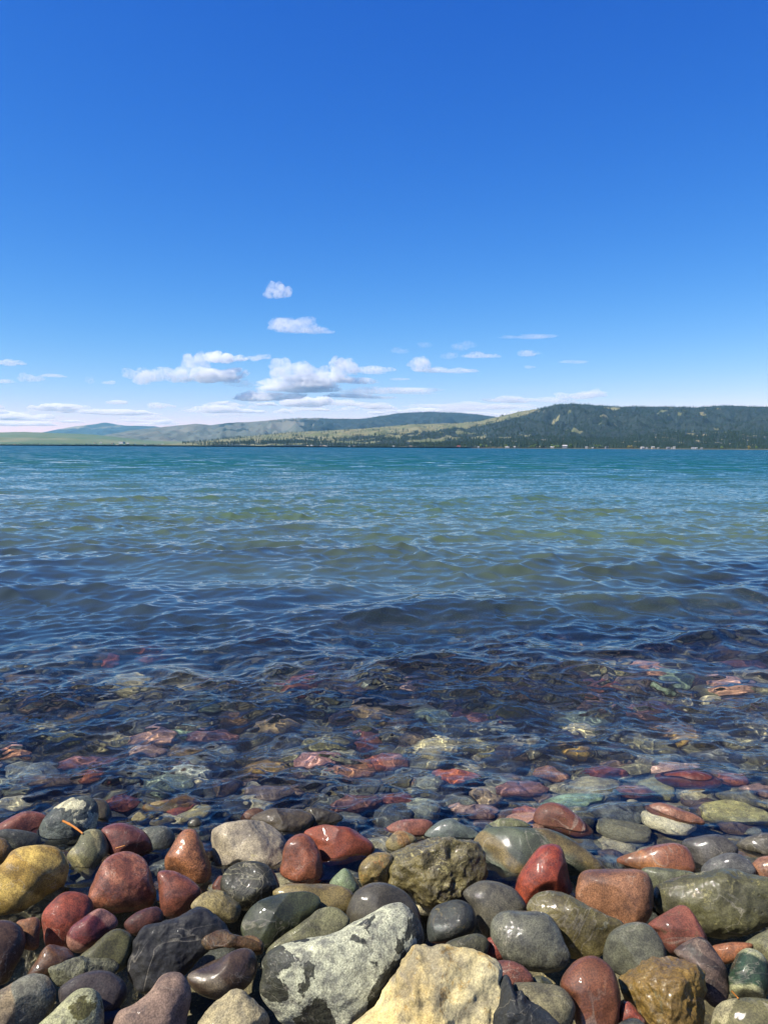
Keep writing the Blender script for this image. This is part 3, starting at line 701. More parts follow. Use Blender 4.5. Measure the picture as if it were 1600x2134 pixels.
# ============================================================ STONES
REG = {'A': (0, 1600, 540 / 1600), 'B': (500, 1600, 0.35), 'C': (1040, 1600, 0.35), 'G': (0, 1300, 0.5), 'H': (800, 1300, 0.5), 'P': (0, 0, 1.0)}
def area_centroid(p):
    x, y = p[:, 0], p[:, 1]; x1, y1 = np.roll(x, -1), np.roll(y, -1)
    c = x * y1 - x1 * y; a = c.sum() / 2
    return a, np.array([((x + x1) * c).sum(), ((y + y1) * c).sum()]) / (6 * a)
def catmull(p, k=8):
    a, b, c, d = np.roll(p, 1, 0), p, np.roll(p, -1, 0), np.roll(p, -2, 0); out = []
    for i in range(k):
        t = i / k
        out.append(0.5 * (2 * b + (c - a) * t + (2 * a - 5 * b + 4 * c - d) * t * t + (3 * b - a - 3 * c + d) * t ** 3))
    return np.stack(out, 1).reshape(-1, 2)
def shape_stone(v, R_of, T, rnd, ang, rough, scale_r, tilt=(0, 0)):
    """v: unit sphere; R_of(theta): outline radius; T: half depth"""
    p = v.copy()
    for _ in range(ang):                      # broken faces
        n = rnd.normal(size=3); n[2] = abs(n[2]) * 1.2 + 0.4; n /= np.linalg.norm(n)
        if rnd.random() < 0.25: n[2] *= -1
        d = rnd.uniform(0.62, 0.86); e = p @ n - d; sf = 0.05 if ang < 3 else 0.018; e = sf * np.logaddexp(0, e / sf)
        p = p - (e * 0.88)[:, None] * n
    th = np.arctan2(p[:, 1], p[:, 0]); s = np.hypot(p[:, 0], p[:, 1])
    R = R_of(th); Rm = np.sqrt((R ** 2).mean())
    q = sstep(s, 0.15, 0.95)
    Re = Rm * (1 - q) * 0.95 + R * q * 1.0
    Re = np.minimum(Re, R * 1.0 / np.maximum(s, 1e-3)) if False else Re
    z = p[:, 2]; z = np.sign(z) * np.abs(z) ** 0.85
    P = np.stack([p[:, 0] * Re, p[:, 1] * Re, z * T], -1)
    P[:, 0] += tilt[0] * np.maximum(z, 0) * (1 - s) * Rm; P[:, 1] += tilt[1] * np.maximum(z, 0) * (1 - s) * Rm
    nrm = P / np.array([Rm, Rm, T]) ** 2; nrm /= np.linalg.norm(nrm, axis=1)[:, None] + 1e-9
    f = 1.6 / scale_r
    o = rnd.uniform(0, 90, 3)
    dsp = fbm3(P * f * 0.5 + o, 2) * 0.045 + fbm3(P * f * 1.5 + o, 3) * 0.012
    if rough: dsp = dsp + rough * (fbm3(P * f * 2.2 + o, 5, 0.5) * 0.04 - np.abs(fbm3(P * f * 1.1 + o[::-1], 3)) * 0.075)
    return P + nrm * (dsp * scale_r)[:, None]

STONES = []
BY = {}
def stone(key, reg, pts, label, mat, depth=0.75, ang=0, rough=0.0, dz=0.0, dt=0.0, hi=False, group=None, cat='stone', name='stone'):
    ox, oy, sc = REG[reg]
    p = np.array(pts, float) * sc + np.array([ox, oy])
    a, c = area_centroid(p)
    if a < 0: p = p[::-1]
    d = catmull(p, 8)
    dirc = px_dir(*c); D = hit_profile(dirc) + dt
    n = dirc.normalized(); C = EYE + n * D
    if dz: C = C + n * (dz / n.z) * 1.0
    D = (C - EYE).length
    e1 = n.cross(Vector((0, 0, 1))).normalized(); e2 = e1.cross(n).normalized()
    L = []
    for q in d:
        r = px_dir(q[0], q[1]); tt_ = D / r.dot(n); w = r * tt_ - n * D
        L.append((w.dot(e1), w.dot(e2)))
    L = np.array(L)
    th = np.arctan2(L[:, 1], L[:, 0]); rr = np.hypot(L[:, 0], L[:, 1])
    o = np.argsort(th); th = th[o]; rr = rr[o]
    def R_of(t): return np.interp(t, np.concatenate([th - 2 * math.pi, th, th + 2 * math.pi]), np.tile(rr, 3))
    grid = R_of(np.linspace(-math.pi, math.pi, 90, endpoint=False)); rmin = np.percentile(grid, 20)
    rs = np.sqrt((grid ** 2).mean())
    T = depth * min(rmin * 1.15, rs)
    v, f = ico(5 if hi else 4)
    rnd = np.random.default_rng(abs(hash_(key)))
    P = shape_stone(v, R_of, T, rnd, max(ang, 1), max(rough, 0.08), rs)
    B = np.array([tuple(e1), tuple(e2), tuple(-n)])
    P = P @ B
    ob = link(name, make_mesh(name, P, f[:, ::1]), mat, loc=tuple(C))
    tag(ob, label, cat, group); receiver(ob); STONES.append(ob); BY[key] = (ob, C, D, T, n)
    return ob
def hash_(s):
    h = 7
    for ch in s: h = (h * 131 + ord(ch)) % 1000003
    return h

rm = rock_mat
M = {}
def mat(key, *a, **k):
    M[key] = rock_mat('rock_' + key, *a, **k); return M[key]

# --- left group
stone('a1', 'A', [(-150, 640), (0, 600), (80, 510), (200, 482), (310, 480), (390, 520), (432, 600), (415, 690), (370, 755), (260, 845), (150, 920), (80, 948), (-60, 940), (-200, 850)], 'large mustard-yellow boulder with a paler band across its top at the left edge', mat('mustard', 'c49a2a', '9a7c2a', 'dcb858', 'band', 0.6, 0.75, 0.5, thr=0.5), 0.7, hi=True)
stone('a2', 'A', [(-80, 400), (0, 345), (90, 295), (180, 268), (280, 290), (310, 360), (250, 450), (100, 460), (-60, 460)], 'dusky red stone half behind the tall blue-grey boulder with white spots', mat('dusky_red', '8c4a40', '70382f', None, wet=0.7), 0.8)
stone('a3', 'A', [(-100, 420), (0, 385), (80, 378), (180, 390), (250, 430), (240, 510), (120, 540), (-80, 560)], 'flat dark grey stone between the mustard boulder and the dusky red stone', mat('slate_flat', '55585a', '41454a', wet=0.6), 0.7)
stone('a4', 'A', [(-80, 460), (0, 430), (60, 460), (80, 520), (40, 600), (-60, 640)], 'small ochre stone cut by the left edge above the mustard boulder', mat('ochre', 'a8782f', '6e5a34', '453c2a', 'mottle', 0.8), 0.8)
stone('a6', 'A', [(560, 200), (620, 190), (670, 220), (692, 290), (675, 355), (640, 410), (570, 420), (550, 300)], 'brown-grey stone leaning behind the tall blue-grey boulder with white spots', mat('brown_grey', '6a5f50', '4e4940'), 0.8, dt=0.06)
stone('a5', 'A', [(225, 430), (260, 330), (340, 240), (440, 180), (530, 165), (590, 200), (612, 260), (600, 350), (560, 420), (490, 490), (400, 550), (320, 530), (240, 500)], 'tall blue-grey boulder with white spots standing at the waterline', mat('blue_grey_spot', '5c6770', '3c444b', 'c9c6ba', 'patch', 2.2, 0.7, 0.7, thr=0.555), 0.75, rough=0.25, hi=True)
stone('a7', 'A', [(415, 545), (470, 470), (510, 400), (570, 375), (630, 390), (665, 450), (673, 520), (625, 590), (580, 670), (550, 750), (490, 690), (450, 610)], 'grey-green egg-shaped stone leaning against the tall blue-grey boulder', mat('grey_green_egg', '8c8765', '5a5c48', 'b0a57c', 'band', 0.9, 0.8, thr=0.68), 0.85)
stone('a8', 'A', [(625, 390), (680, 350), (760, 340), (850, 370), (920, 410), (952, 470), (940, 540), (915, 590), (800, 620), (700, 590), (640, 510)], 'rounded wine-red stone just above the big brick-red block', mat('wine_red', '86433c', '683330', wet=0.85, sparkle=0.7), 0.8)
stone('a9', 'A', [(880, 380), (960, 360), (1040, 370), (1080, 420), (1070, 500), (1020, 560), (940, 550), (890, 460)], 'grey stone at the waterline right of the rounded wine-red stone', mat('mid_grey', '5a6064', '474b4c'), 0.7)
stone('a10', 'A', [(1115, 400), (1165, 370), (1215, 385), (1250, 450), (1290, 560), (1310, 650), (1285, 725), (1230, 745), (1120, 700), (1025, 650), (1018, 570), (1050, 500)], 'orange-brown pear-shaped stone standing on its broad end', mat('orange_pear', 'a8673f', '8a5132', '5f3a26', 'mottle', 0.7, 0.7, 0.8, speck=0.5, thr=0.6), 0.85, rough=0.15)
stone('a12', 'A', [(975, 640), (1060, 635), (1140, 660), (1210, 710), (1245, 760), (1225, 820), (1165, 890), (1075, 935), (1000, 900), (985, 800), (975, 710)], 'wedge-shaped red stone below the orange-brown pear-shaped one', mat('brick_wedge', '8d4a38', '743a2e', wet=0.9), 0.8)
stone('a11', 'A', [(600, 640), (640, 570), (720, 525), (800, 515), (870, 540), (920, 600), (945, 700), (968, 790), (930, 860), (840, 888), (720, 905), (600, 880), (540, 840), (550, 760), (575, 700)], 'big brick-red block with faint rings on its face, in the left group', mat('brick_ring', '91503f', '7a3f31', '9c5c49', 'band', 1.2, 0.85, 0.4, thr=0.6), 0.8, hi=True)
stone('a13', 'A', [(258, 920), (310, 840), (390, 770), (470, 765), (545, 790), (580, 860), (570, 970), (480, 1080), (400, 1120), (290, 1110), (265, 1020)], 'bright vermilion-red stone right of the mustard boulder', mat('vermilion', '9a3f2c', '8a3626', wet=0.6), 0.75, dt=0.03)
stone('a14', 'A', [(410, 1040), (450, 970), (540, 910), (620, 866), (690, 900), (732, 940), (722, 985), (650, 1045), (570, 1105), (485, 1148), (425, 1115)], 'narrow crimson stone with a pink streak, lying across the vermilion one', mat('crimson', '86352f', '6a2830', 'b8807a', 'band', 0.8, 0.95, 0.3, thr=0.6), 0.9)
stone('a15', 'A', [(768, 960), (820, 910), (900, 870), (970, 858), (1010, 900), (1000, 960), (910, 1000), (840, 1040), (785, 1005)], 'small maroon stone above the large dark slate', mat('maroon', '6c3a34', '562c2a', wet=0.8), 0.9)
stone('a18', 'A', [(100, 960), (170, 928), (225, 925), (250, 960), (245, 1040), (240, 1110), (180, 1130), (120, 1090)], 'small orange-tan stone in the gap beside the vermilion one', mat('small_tan', '94603e', '75482f'), 0.8)
stone('a17', 'A', [(165, 1300), (230, 1180), (290, 1100), (360, 1083), (425, 1100), (460, 1160), (430, 1230), (320, 1290), (220, 1320)], 'dark amber-brown stone under the narrow crimson one', mat('amber_dark', '6e4522', '4a321e', wet=0.9), 0.8)
stone('a16', 'A', [(485, 1175), (580, 1090), (660, 1020), (740, 990), (812, 1020), (828, 1080), (805, 1170), (760, 1250), (640, 1280), (520, 1260)], 'smooth olive stone left of the large dark slate', mat('olive_smooth', '5e5a32', '45472c', '3a3c2a', 'mottle', 0.6, 0.8, thr=0.6), 0.8)
stone('a19', 'A', [(-150, 960), (0, 935), (80, 945), (140, 990), (167, 1070), (150, 1140), (100, 1240), (40, 1330), (-100, 1350), (-200, 1200)], 'large dark brown boulder in shade at the left edge', mat('dark_brown', '5c3f33', '46302a', wet=0.7), 0.75)
stone('a20', 'A', [(270, 1240), (380, 1200), (500, 1165), (640, 1160), (720, 1180), (738, 1240), (670, 1300), (510, 1350), (380, 1365), (310, 1335)], 'angular black-and-white speckled rock', mat('speckled', '8a8a78', '55564c', '1f201c', 'mottle', 1.3, 0.5, 1.3, thr=0.5), 0.75, ang=7, rough=0.6)
stone('a22', 'A', [(830, 1060), (890, 980), (1000, 940), (1100, 920), (1180, 880), (1240, 860), (1310, 890), (1400, 970), (1420, 1040), (1290, 1130), (1200, 1220), (1060, 1340), (900, 1395), (830, 1355), (785, 1290), (790, 1200), (820, 1130)], 'large flat-faced dark slate with a jagged edge', mat('dark_slate', '33343f', '26262e', '42434d', 'mottle', 0.5, 0.45, 0.9, thr=0.62), 0.6, ang=7, rough=0.7, hi=True)
stone('a21', 'A', [(360, 1380), (430, 1310), (540, 1260), (650, 1245), (740, 1290), (784, 1360), (770, 1440), (700, 1520), (560, 1560), (400, 1510)], 'dark plum-coloured round stone behind the pale green-white one', mat('plum', '4b3f46', '38323a', wet=0.7), 0.8)
stone('a23', 'A', [(1180, 850), (1230, 790), (1310, 752), (1400, 770), (1470, 820), (1492, 870), (1462, 950), (1400, 958), (1320, 925), (1210, 890)], 'small cream-coloured stone above the dark slate', mat('cream_small', 'b3a272', '8f8058', wet=0.5), 0.85, ang=4)
stone('a25', 'A', [(1310, 740), (1335, 690), (1370, 665), (1440, 690), (1440, 780), (1350, 800)], 'small reddish stone tucked between the pear-shaped and the black marbled one', mat('small_reddish', '7c4434', '63362b'), 0.8, dt=0.05)
stone('a24', 'A', [(1368, 700), (1400, 630), (1470, 585), (1560, 575), (1660, 610), (1722, 700), (1715, 780), (1620, 860), (1500, 885), (1420, 835), (1375, 770)], 'round blackish-olive stone with white marbling at its foot', mat('black_marbled', '3b3a2e', '2b2b25', 'a09b88', 'vein', 0.9, 0.8, 0.8), 0.9)
stone('a26', 'A', [(1245, 1070), (1280, 1030), (1390, 993), (1450, 1025), (1600, 1075), (1610, 1140), (1500, 1125), (1400, 1110), (1290, 1128), (1255, 1105)], 'long amber-brown broken shard bridging two stones', mat('amber_shard', '7e5123', '4a3a22', '2f2a1e', 'mottle', 0.9, 0.8, 1.0), 0.9, ang=6, rough=0.4, dt=-0.05)
stone('a27', 'A', [(1150, 1290), (1250, 1220), (1380, 1150), (1500, 1115), (1570, 1130), (1592, 1190), (1575, 1290), (1500, 1375), (1385, 1420), (1300, 1422), (1200, 1380)], 'long glossy brown stone right of the dark slate', mat('glossy_brown', '634a38', '4a3830', '7d716a', 'band', 0.7, 0.95, 0.5, thr=0.75), 0.9, ang=3)
stone('a30', 'A', [(-120, 1450), (0, 1370), (120, 1300), (220, 1262), (300, 1265), (350, 1310), (368, 1390), (325, 1490), (240, 1600), (100, 1690), (-100, 1660)], 'grey stone with rusty bands in the bottom left corner', mat('banded_grey', '83817c', '696a6c', '967f6a', 'band', 0.9, 0.3, 0.8, thr=0.55), 0.75, ang=3, hi=True)
stone('a29', 'A', [(225, 1610), (330, 1500), (420, 1410), (500, 1358), (570, 1358), (620, 1400), (642, 1480), (642, 1620), (560, 1740), (300, 1740)], 'pale green-white stone with round olive spots', mat('green_white', 'a9aa93', '93957e', '5f5d3b', 'patch', 2.2, 0.15, 0.6, thr=0.58), 0.8, hi=True)
stone('a28', 'A', [(690, 1640), (730, 1510), (830, 1460), (920, 1385), (990, 1290), (1050, 1256), (1120, 1265), (1170, 1330), (1187, 1420), (1165, 1540), (1140, 1650), (1000, 1740), (750, 1740)], 'dry mauve-pink stone rising to a rounded tip at the bottom', mat('mauve_pink', '957a78', '836a6b', '6d5350', 'patch', 0.8, 0.1, 0.5, thr=0.68), 0.8, hi=True)
stone('a31', 'A', [(1210, 1620), (1260, 1500), (1350, 1410), (1440, 1366), (1510, 1372), (1565, 1430), (1645, 1510), (1665, 1610), (1560, 1740), (1300, 1740)], 'dry beige broken rock at the bottom, left of the big grey-white boulder', mat('beige_broken', 'b0a48c', '9b8e79', '6f614c', 'patch', 1.0, 0.1, 1.0, thr=0.66), 0.7, ang=8, rough=0.5)
stone('a32', 'A', [(380, 1560), (520, 1480), (700, 1470), (820, 1540), (800, 1700), (500, 1720)], 'black wet stone deep between the green-white and the mauve stones', mat('deep_black', '2b2c30', '222226'), 0.7, dt=0.1)
stone('a33', 'P', [(437, 1745), (445, 1725), (490, 1710), (545, 1707), (578, 1724), (602, 1758), (612, 1800), (595, 1830), (545, 1830), (480, 1812), (452, 1815), (442, 1790), (439, 1765)], 'large pinkish-white angular rock at the waterline, left of the rust-red pair', mat('pinkish_white', 'b3a69e', '9b8f89', 'c4b890', 'mottle', 0.6, 0.3, 0.9, thr=0.6), 0.85, ang=7, rough=0.35, hi=True)
stone('a34', 'A', [(880, 262), (950, 210), (1060, 198), (1160, 210), (1222, 260), (1200, 325), (1130, 355), (1000, 345)], 'honey-yellow stone washed over by the water edge', mat('honey', 'a58a4a', '7a6a3e', '8c5f2c', 'band', 0.7, 0.9, thr=0.6), 0.75, dz=-0.045)
stone('a35', 'A', [(810, 320), (850, 275), (910, 290), (960, 330), (920, 370), (840, 370)], 'small pale broken rock in the water edge, left of the honey-yellow stone', mat('pale_broken', '93865a', '5c5740'), 0.8, ang=4, rough=0.4, dz=-0.03)
stone('a36', 'A', [(930, 340), (990, 300), (1060, 320), (1090, 365), (1020, 400), (940, 385)], 'small pale ribbed rock in front of the honey-yellow stone', M['pale_broken'], 0.8, ang=5, rough=0.4, dz=-0.03)
stone('a37', 'A', [(1160, 340), (1210, 305), (1265, 335), (1260, 380), (1180, 390)], 'small dark stone just right of the honey-yellow stone', mat('small_dark', '3f3d34', '2c2c28'), 0.8)

# --- middle group
stone('b1', 'B', [(55, 300), (150, 250), (330, 233), (405, 260), (445, 310), (395, 390), (310, 440), (200, 420), (110, 360)], 'dark brown rock behind the pinkish-white one', mat('dark_brown_rock', '5b4d3c', '40382e', '2c2822', 'mottle', 0.7, 0.7, 1.0), 0.8, ang=5, rough=0.35)
stone('b2', 'B', [(400, 242), (520, 250), (600, 278), (614, 315), (560, 360), (430, 400), (370, 380)], 'low dark knobbly rock right of the dark brown one at the waterline', mat('low_dark', '4a4132', '35302a', wet=0.8), 0.8, ang=5, rough=0.5, dz=-0.01)
stone('b3', 'B', [(0, 330), (30, 262), (90, 238), (150, 260), (130, 340), (50, 370)], 'rusty brown stone behind the left end of the dark brown rock', mat('rusty', '74472f', '5a3a2a'), 0.8, dz=-0.01)
stone('b5', 'B', [(375, 385), (480, 342), (590, 325), (655, 340), (725, 400), (795, 450), (800, 505), (700, 590), (610, 610), (530, 640), (480, 580), (430, 470)], 'glossy rust-red angular boulder at the waterline, right of the upright one', mat('rust_glossy', '9a4526', '7c331d', '4e261a', 'mottle', 0.4, 0.95, 0.5, thr=0.6), 0.8, ang=6, hi=True, rough=0.1)
stone('b4', 'B', [(240, 640), (245, 560), (265, 460), (310, 408), (370, 390), (425, 420), (475, 500), (495, 600), (485, 675), (420, 700), (320, 700)], 'upright egg-shaped rust-orange stone with small pits', mat('pitted_rust', '9c5538', '7e402b', '54301f', 'mottle', 0.5, 0.8, 0.9, thr=0.62), 0.85, rough=0.2)
stone('b18', 'B', [(838, 375), (920, 320), (1040, 303), (1125, 315), (1148, 350), (1080, 420), (900, 415)], 'pinkish-red flat stone at the waterline above the olive-brown crag', mat('pinkish_flat', '92564c', '76433b', wet=0.8), 0.75)
stone('b17', 'B', [(1090, 400), (1150, 340), (1230, 303), (1320, 328), (1410, 378), (1440, 430), (1320, 460), (1130, 440)], 'smooth blue-grey stone peeking above the olive-brown crag', mat('blue_grey_smooth', '66747c', '505a5e', wet=0.9), 0.75, dt=0.02)
stone('b16', 'B', [(865, 445), (910, 390), (960, 373), (1030, 398), (1050, 440), (980, 500), (890, 515)], 'small beige stone at the upper left of the olive-brown crag', mat('beige_small', '9a8a60', '7c704f', 'a5743a', 'band', 1.0, 0.9, thr=0.65), 0.8)
stone('b15', 'B', [(703, 605), (755, 530), (830, 500), (910, 520), (900, 640), (885, 700), (800, 705), (730, 700)], 'pale yellow-brown wet rock wedged at the left of the olive-brown crag', mat('weedy_yellow', '927d48', '6a5c38', 'b07a3a', 'mottle', 0.6, 0.95, 1.1), 0.8, ang=4, rough=0.5)
stone('b14', 'B', [(815, 590), (850, 540), (900, 490), (1000, 440), (1100, 405), (1300, 418), (1405, 450), (1465, 540), (1465, 665), (1380, 740), (1300, 800), (1210, 865), (1130, 865), (1050, 800), (1000, 735), (900, 700), (860, 640)], 'big craggy olive-brown rock with dripping wet ledges', mat('crag', '857848', '4f472c', 'b0a574', 'vein', 1.0, 1.0, 1.6, sparkle=2.0, k=0.52), 0.75, ang=9, rough=1.3, hi=True)
stone('b7', 'B', [(535, 680), (590, 620), (630, 600), (680, 650), (712, 720), (690, 770), (600, 770), (540, 740)], 'small mint-green stone between the rust-orange egg and the crag', mat('mint', '7e9079', '65765f', wet=0.6), 0.8, dt=0.03)
stone('b6', 'B', [(190, 750), (240, 705), (300, 688), (420, 690), (520, 690), (620, 710), (672, 750), (675, 830), (610, 890), (450, 890), (280, 820)], 'long tan stone lying below the rust-orange egg', mat('tan_long', '8d7a48', '6f6240', '8f8468', 'mottle', 0.4, 0.85, thr=0.6), 0.9, ang=2)
stone('b8', 'B', [(18, 900), (80, 820), (180, 760), (300, 735), (420, 740), (478, 790), (445, 860), (360, 930), (260, 1010), (160, 1085), (50, 1040), (8, 970)], 'large smooth bottle-green stone with a dark crack', mat('bottle_green', '4a5138', '343b2b', '24281f', 'vein', 0.5, 0.9, 0.3), 0.8, ang=4, hi=True)
stone('b9', 'B', [(638, 840), (690, 740), (770, 690), (870, 683), (980, 735), (1060, 825), (1082, 930), (1070, 1010), (920, 1000), (700, 960), (640, 900)], 'smooth grey-brown stone half behind the big grey-white boulder', mat('grey_brown', '605a52', '4b4742', '45392e', 'mottle', 0.5, 0.75, thr=0.6), 0.8, dt=0.03)
stone('b22', 'B', [(1325, 745), (1400, 685), (1480, 670), (1580, 690), (1660, 740), (1710, 850), (1620, 970), (1480, 1010), (1420, 960), (1390, 850)], 'plain grey-brown stone above the smooth blue-grey pebble with glints', mat('plain_grey', '63605d', '504c4a', wet=0.5), 0.8)
stone('b10', 'B', [(170, 1070), (280, 980), (400, 900), (470, 840), (560, 830), (625, 860), (655, 920), (570, 1010), (400, 1070), (250, 1125), (160, 1115)], 'grey-green slab with a brown stain, behind the big grey-white boulder', mat('slab_stain', '7d7c66', '63644f', '6a5233', 'patch', 0.8, 0.4, 0.8, thr=0.62), 0.8, ang=3, dt=0.03)
stone('b25', 'B', [(10, 1020), (60, 995), (120, 1020), (145, 1060), (125, 1110), (40, 1110)], 'small amber stone under the bottle-green one', mat('amber_small', '8a6636', '6f5230'), 0.8)
stone('b21', 'B', [(1116, 920), (1148, 840), (1230, 795), (1310, 788), (1380, 828), (1410, 900), (1392, 975), (1310, 1025), (1200, 1048), (1130, 1042), (1113, 990)], 'round blue-black stone with fine yellow veins', mat('blue_black_vein', '3f454b', '2d3236', '7d6c3c', 'vein', 1.5, 0.7, 0.6), 0.9)
stone('b24', 'B', [(1455, 1040), (1500, 1005), (1570, 1040), (1590, 1130), (1480, 1150)], 'red stone glimpsed in the gap under the blue-grey pebble', mat('gap_red', '9a3a26', '7e2f22'), 0.8, dt=0.04)
stone('b23', 'B', [(1215, 1060), (1300, 1005), (1400, 987), (1462, 1010), (1482, 1060), (1455, 1135), (1380, 1150), (1270, 1130)], 'small olive-grey rock behind the pale yellow one', mat('olive_grey_small', '65624a', '46463a', '2f302a', 'mottle', 1.0, 0.5, 0.9), 0.8, ang=3, rough=0.3)
stone('c27r', 'C', [(-60, 1170), (10, 1148), (80, 1152), (155, 1190), (208, 1270), (140, 1320), (-20, 1320)], 'dusky rose stone behind the dark shaded side of the pale yellow rock', mat('dusky_rose', '834a45', '693a38', wet=0.6), 0.8)
stone('b11', 'B', [(130, 1130), (200, 1060), (330, 1028), (560, 990), (680, 920), (800, 850), (880, 808), (960, 810), (1035, 870), (1078, 960), (1088, 1040), (1040, 1120), (990, 1220), (920, 1320), (850, 1400), (740, 1470), (640, 1540), (450, 1560), (260, 1530), (190, 1440), (128, 1335), (135, 1220)], 'biggest grey boulder, dry chalky patches on dark wet stone', mat('big_grey', '4c4e46', '3b3d38', 'ccd0cc', 'patch', 1.25, 0.7, 1.0, thr=0.52, k=0.42), 0.7, ang=3, rough=0.35, hi=True, cat='boulder')
stone('b12', 'B', [(630, 1600), (760, 1420), (860, 1300), (940, 1190), (1000, 1100), (1040, 1058), (1130, 1062), (1190, 1048), (1290, 1058), (1380, 1088), (1470, 1128), (1545, 1180), (1565, 1290), (1585, 1420), (1600, 1580), (1400, 1740), (900, 1740)], 'big pale yellow broken rock in the bottom middle', mat('pale_yellow', 'ddd0ae', 'cbb27c', 'c29a4a', 'mottle', 0.45, 0.25, 1.5, speck=0.25, thr=0.55, k=0.55), 0.65, ang=10, rough=1.1, hi=True, cat='boulder')

# --- right group
stone('c2', 'C', [(-95, 350), (0, 303), (100, 303), (185, 345), (160, 400), (-60, 400)], 'greenish-grey stone at the waterline behind the big wet slab', mat('greenish_grey', '7a7d5e', '5f6450'), 0.75, dz=-0.01)
stone('c4', 'C', [(203, 285), (240, 225), (310, 203), (390, 228), (470, 288), (530, 358), (558, 405), (490, 450), (380, 420), (250, 375), (205, 345)], 'red-brown stone at the waterline behind the tall bright red one', mat('red_brown_line', '7c4534', '5e3529', '6a6a3c', 'mottle', 0.4, 0.85, thr=0.62), 0.8)
stone('c1', 'C', [(-165, 420), (-100, 358), (0, 348), (200, 358), (300, 368), (420, 418), (520, 488), (600, 558), (620, 620), (520, 650), (300, 690), (100, 710), (-60, 710), (-150, 650), (-165, 520)], 'big wet grey-green slab with rust streaks, right of the crag', mat('wet_slab', '5c6658', '464f48', '7c6638', 'band', 0.45, 0.98, 0.5, thr=0.7), 0.6, ang=3, hi=True)
stone('c26', 'C', [(862, 255), (890, 218), (960, 208), (1060, 240), (1170, 280), (1225, 330), (1150, 365), (1010, 350), (900, 305)], 'salmon-pink elongated stone in the water edge on the right', mat('salmon', '9a6353', '7e4f43', wet=0.8), 0.8, dz=0.0)
stone('c25', 'C', [(928, 95), (960, 42), (1060, 20), (1180, 18), (1270, 50), (1318, 110), (1312, 170), (1235, 220), (1130, 216), (990, 175)], 'rounded dark red boulder standing out of the water', mat('dark_red_out', '7e3222', '602618', wet=0.95, sparkle=0.8), 0.85, dz=0.02)
stone('c7', 'C', [(1085, 450), (1180, 410), (1290, 393), (1370, 428), (1425, 500), (1330, 590), (1190, 640), (1110, 620)], 'purple-grey wet stone behind the lavender one', mat('purple_grey', '57545c', '454349', wet=0.9), 0.75)
stone('c10', 'C', [(1412, 450), (1500, 405), (1600, 388), (1720, 410), (1720, 530), (1560, 550), (1440, 500)], 'brownish-grey wet stone cut by the right edge at the waterline', mat('edge_grey', '625c58', '4b4743', wet=0.85), 0.8)
stone('c8', 'C', [(1198, 600), (1260, 540), (1360, 506), (1450, 520), (1512, 570), (1522, 640), (1400, 680), (1220, 670)], 'smooth lavender-grey stone near the right edge', mat('lavender', '6a6c78', '595a66', wet=0.6), 0.75)
stone('c9', 'C', [(1498, 575), (1550, 533), (1620, 528), (1700, 560), (1720, 660), (1600, 700), (1515, 640)], 'small peach-pink stone cut by the right edge', mat('peach', 'a9735c', '8f5f4c'), 0.8)
stone('c6', 'C', [(698, 545), (800, 500), (920, 458), (1030, 448), (1112, 475), (1162, 560), (1168, 630), (1060, 660), (900, 640), (760, 600)], 'wet orange-pink wedge above the big salmon-brown block', mat('orange_wedge', '9c5c3f', '804a36', 'b0703a', 'band', 0.5, 0.98, 0.4, thr=0.7), 0.75)
stone('c12', 'C', [(835, 600), (1000, 600), (1150, 622), (1190, 690), (1060, 760), (910, 740)], 'dull grey-green stone behind the big olive boulder', mat('dull_green', '6a6d55', '54584a'), 0.75, dt=0.03)
stone('c3', 'C', [(95, 700), (140, 600), (200, 510), (250, 463), (320, 453), (372, 480), (397, 560), (430, 640), (462, 745), (390, 810), (260, 830), (150, 850), (100, 770)], 'tall bright red stone standing like a thumb', mat('bright_red', 'a83e1a', '863018', wet=0.95), 0.85, ang=3, hi=True)
stone('c11', 'C', [(900, 770), (950, 690), (1050, 648), (1200, 618), (1360, 603), (1500, 638), (1620, 658), (1730, 740), (1730, 900), (1600, 950), (1450, 1005), (1280, 1015), (1180, 985), (1060, 920), (930, 860)], 'big knobbly olive boulder at the right edge', mat('olive_knob', '67633f', '4b4a32', '8d8658', 'mottle', 0.5, 0.9, 1.2, thr=0.56), 0.75, rough=0.6, hi=True, cat='boulder')
stone('c5', 'C', [(463, 690), (500, 620), (620, 603), (780, 601), (865, 620), (908, 685), (920, 765), (905, 870), (850, 940), (740, 940), (600, 915), (480, 860), (453, 765)], 'big salmon-brown block in the right group', mat('salmon_block', '9c6850', '83553f', '6b4433', 'mottle', 0.6, 0.7, 0.5, speck=0.4, thr=0.6), 0.8, ang=3, hi=True)
stone('c13', 'C', [(163, 830), (200, 760), (290, 728), (400, 745), (480, 790), (620, 868), (725, 910), (748, 955), (700, 1020), (650, 1070), (605, 1125), (500, 1145), (400, 1140), (300, 1010), (200, 910)], 'olive-gold slab lying between the tall red stone and the grey one', mat('olive_gold', '776b3f', '565236', '8f9088', 'mottle', 0.4, 0.9, 1.1, thr=0.6), 0.75, ang=6, rough=0.35, hi=True)
stone('c16', 'C', [(880, 935), (960, 870), (1050, 823), (1112, 823), (1165, 880), (1215, 970), (1235, 1030), (1170, 1100), (1040, 1120), (980, 1060), (935, 980)], 'rose-red stone with a hollow, under the big olive boulder', mat('rose_red', '8c4a42', '6f3932', '6a5140', 'mottle', 0.4, 0.85, 0.7), 0.85, ang=3, rough=0.1)
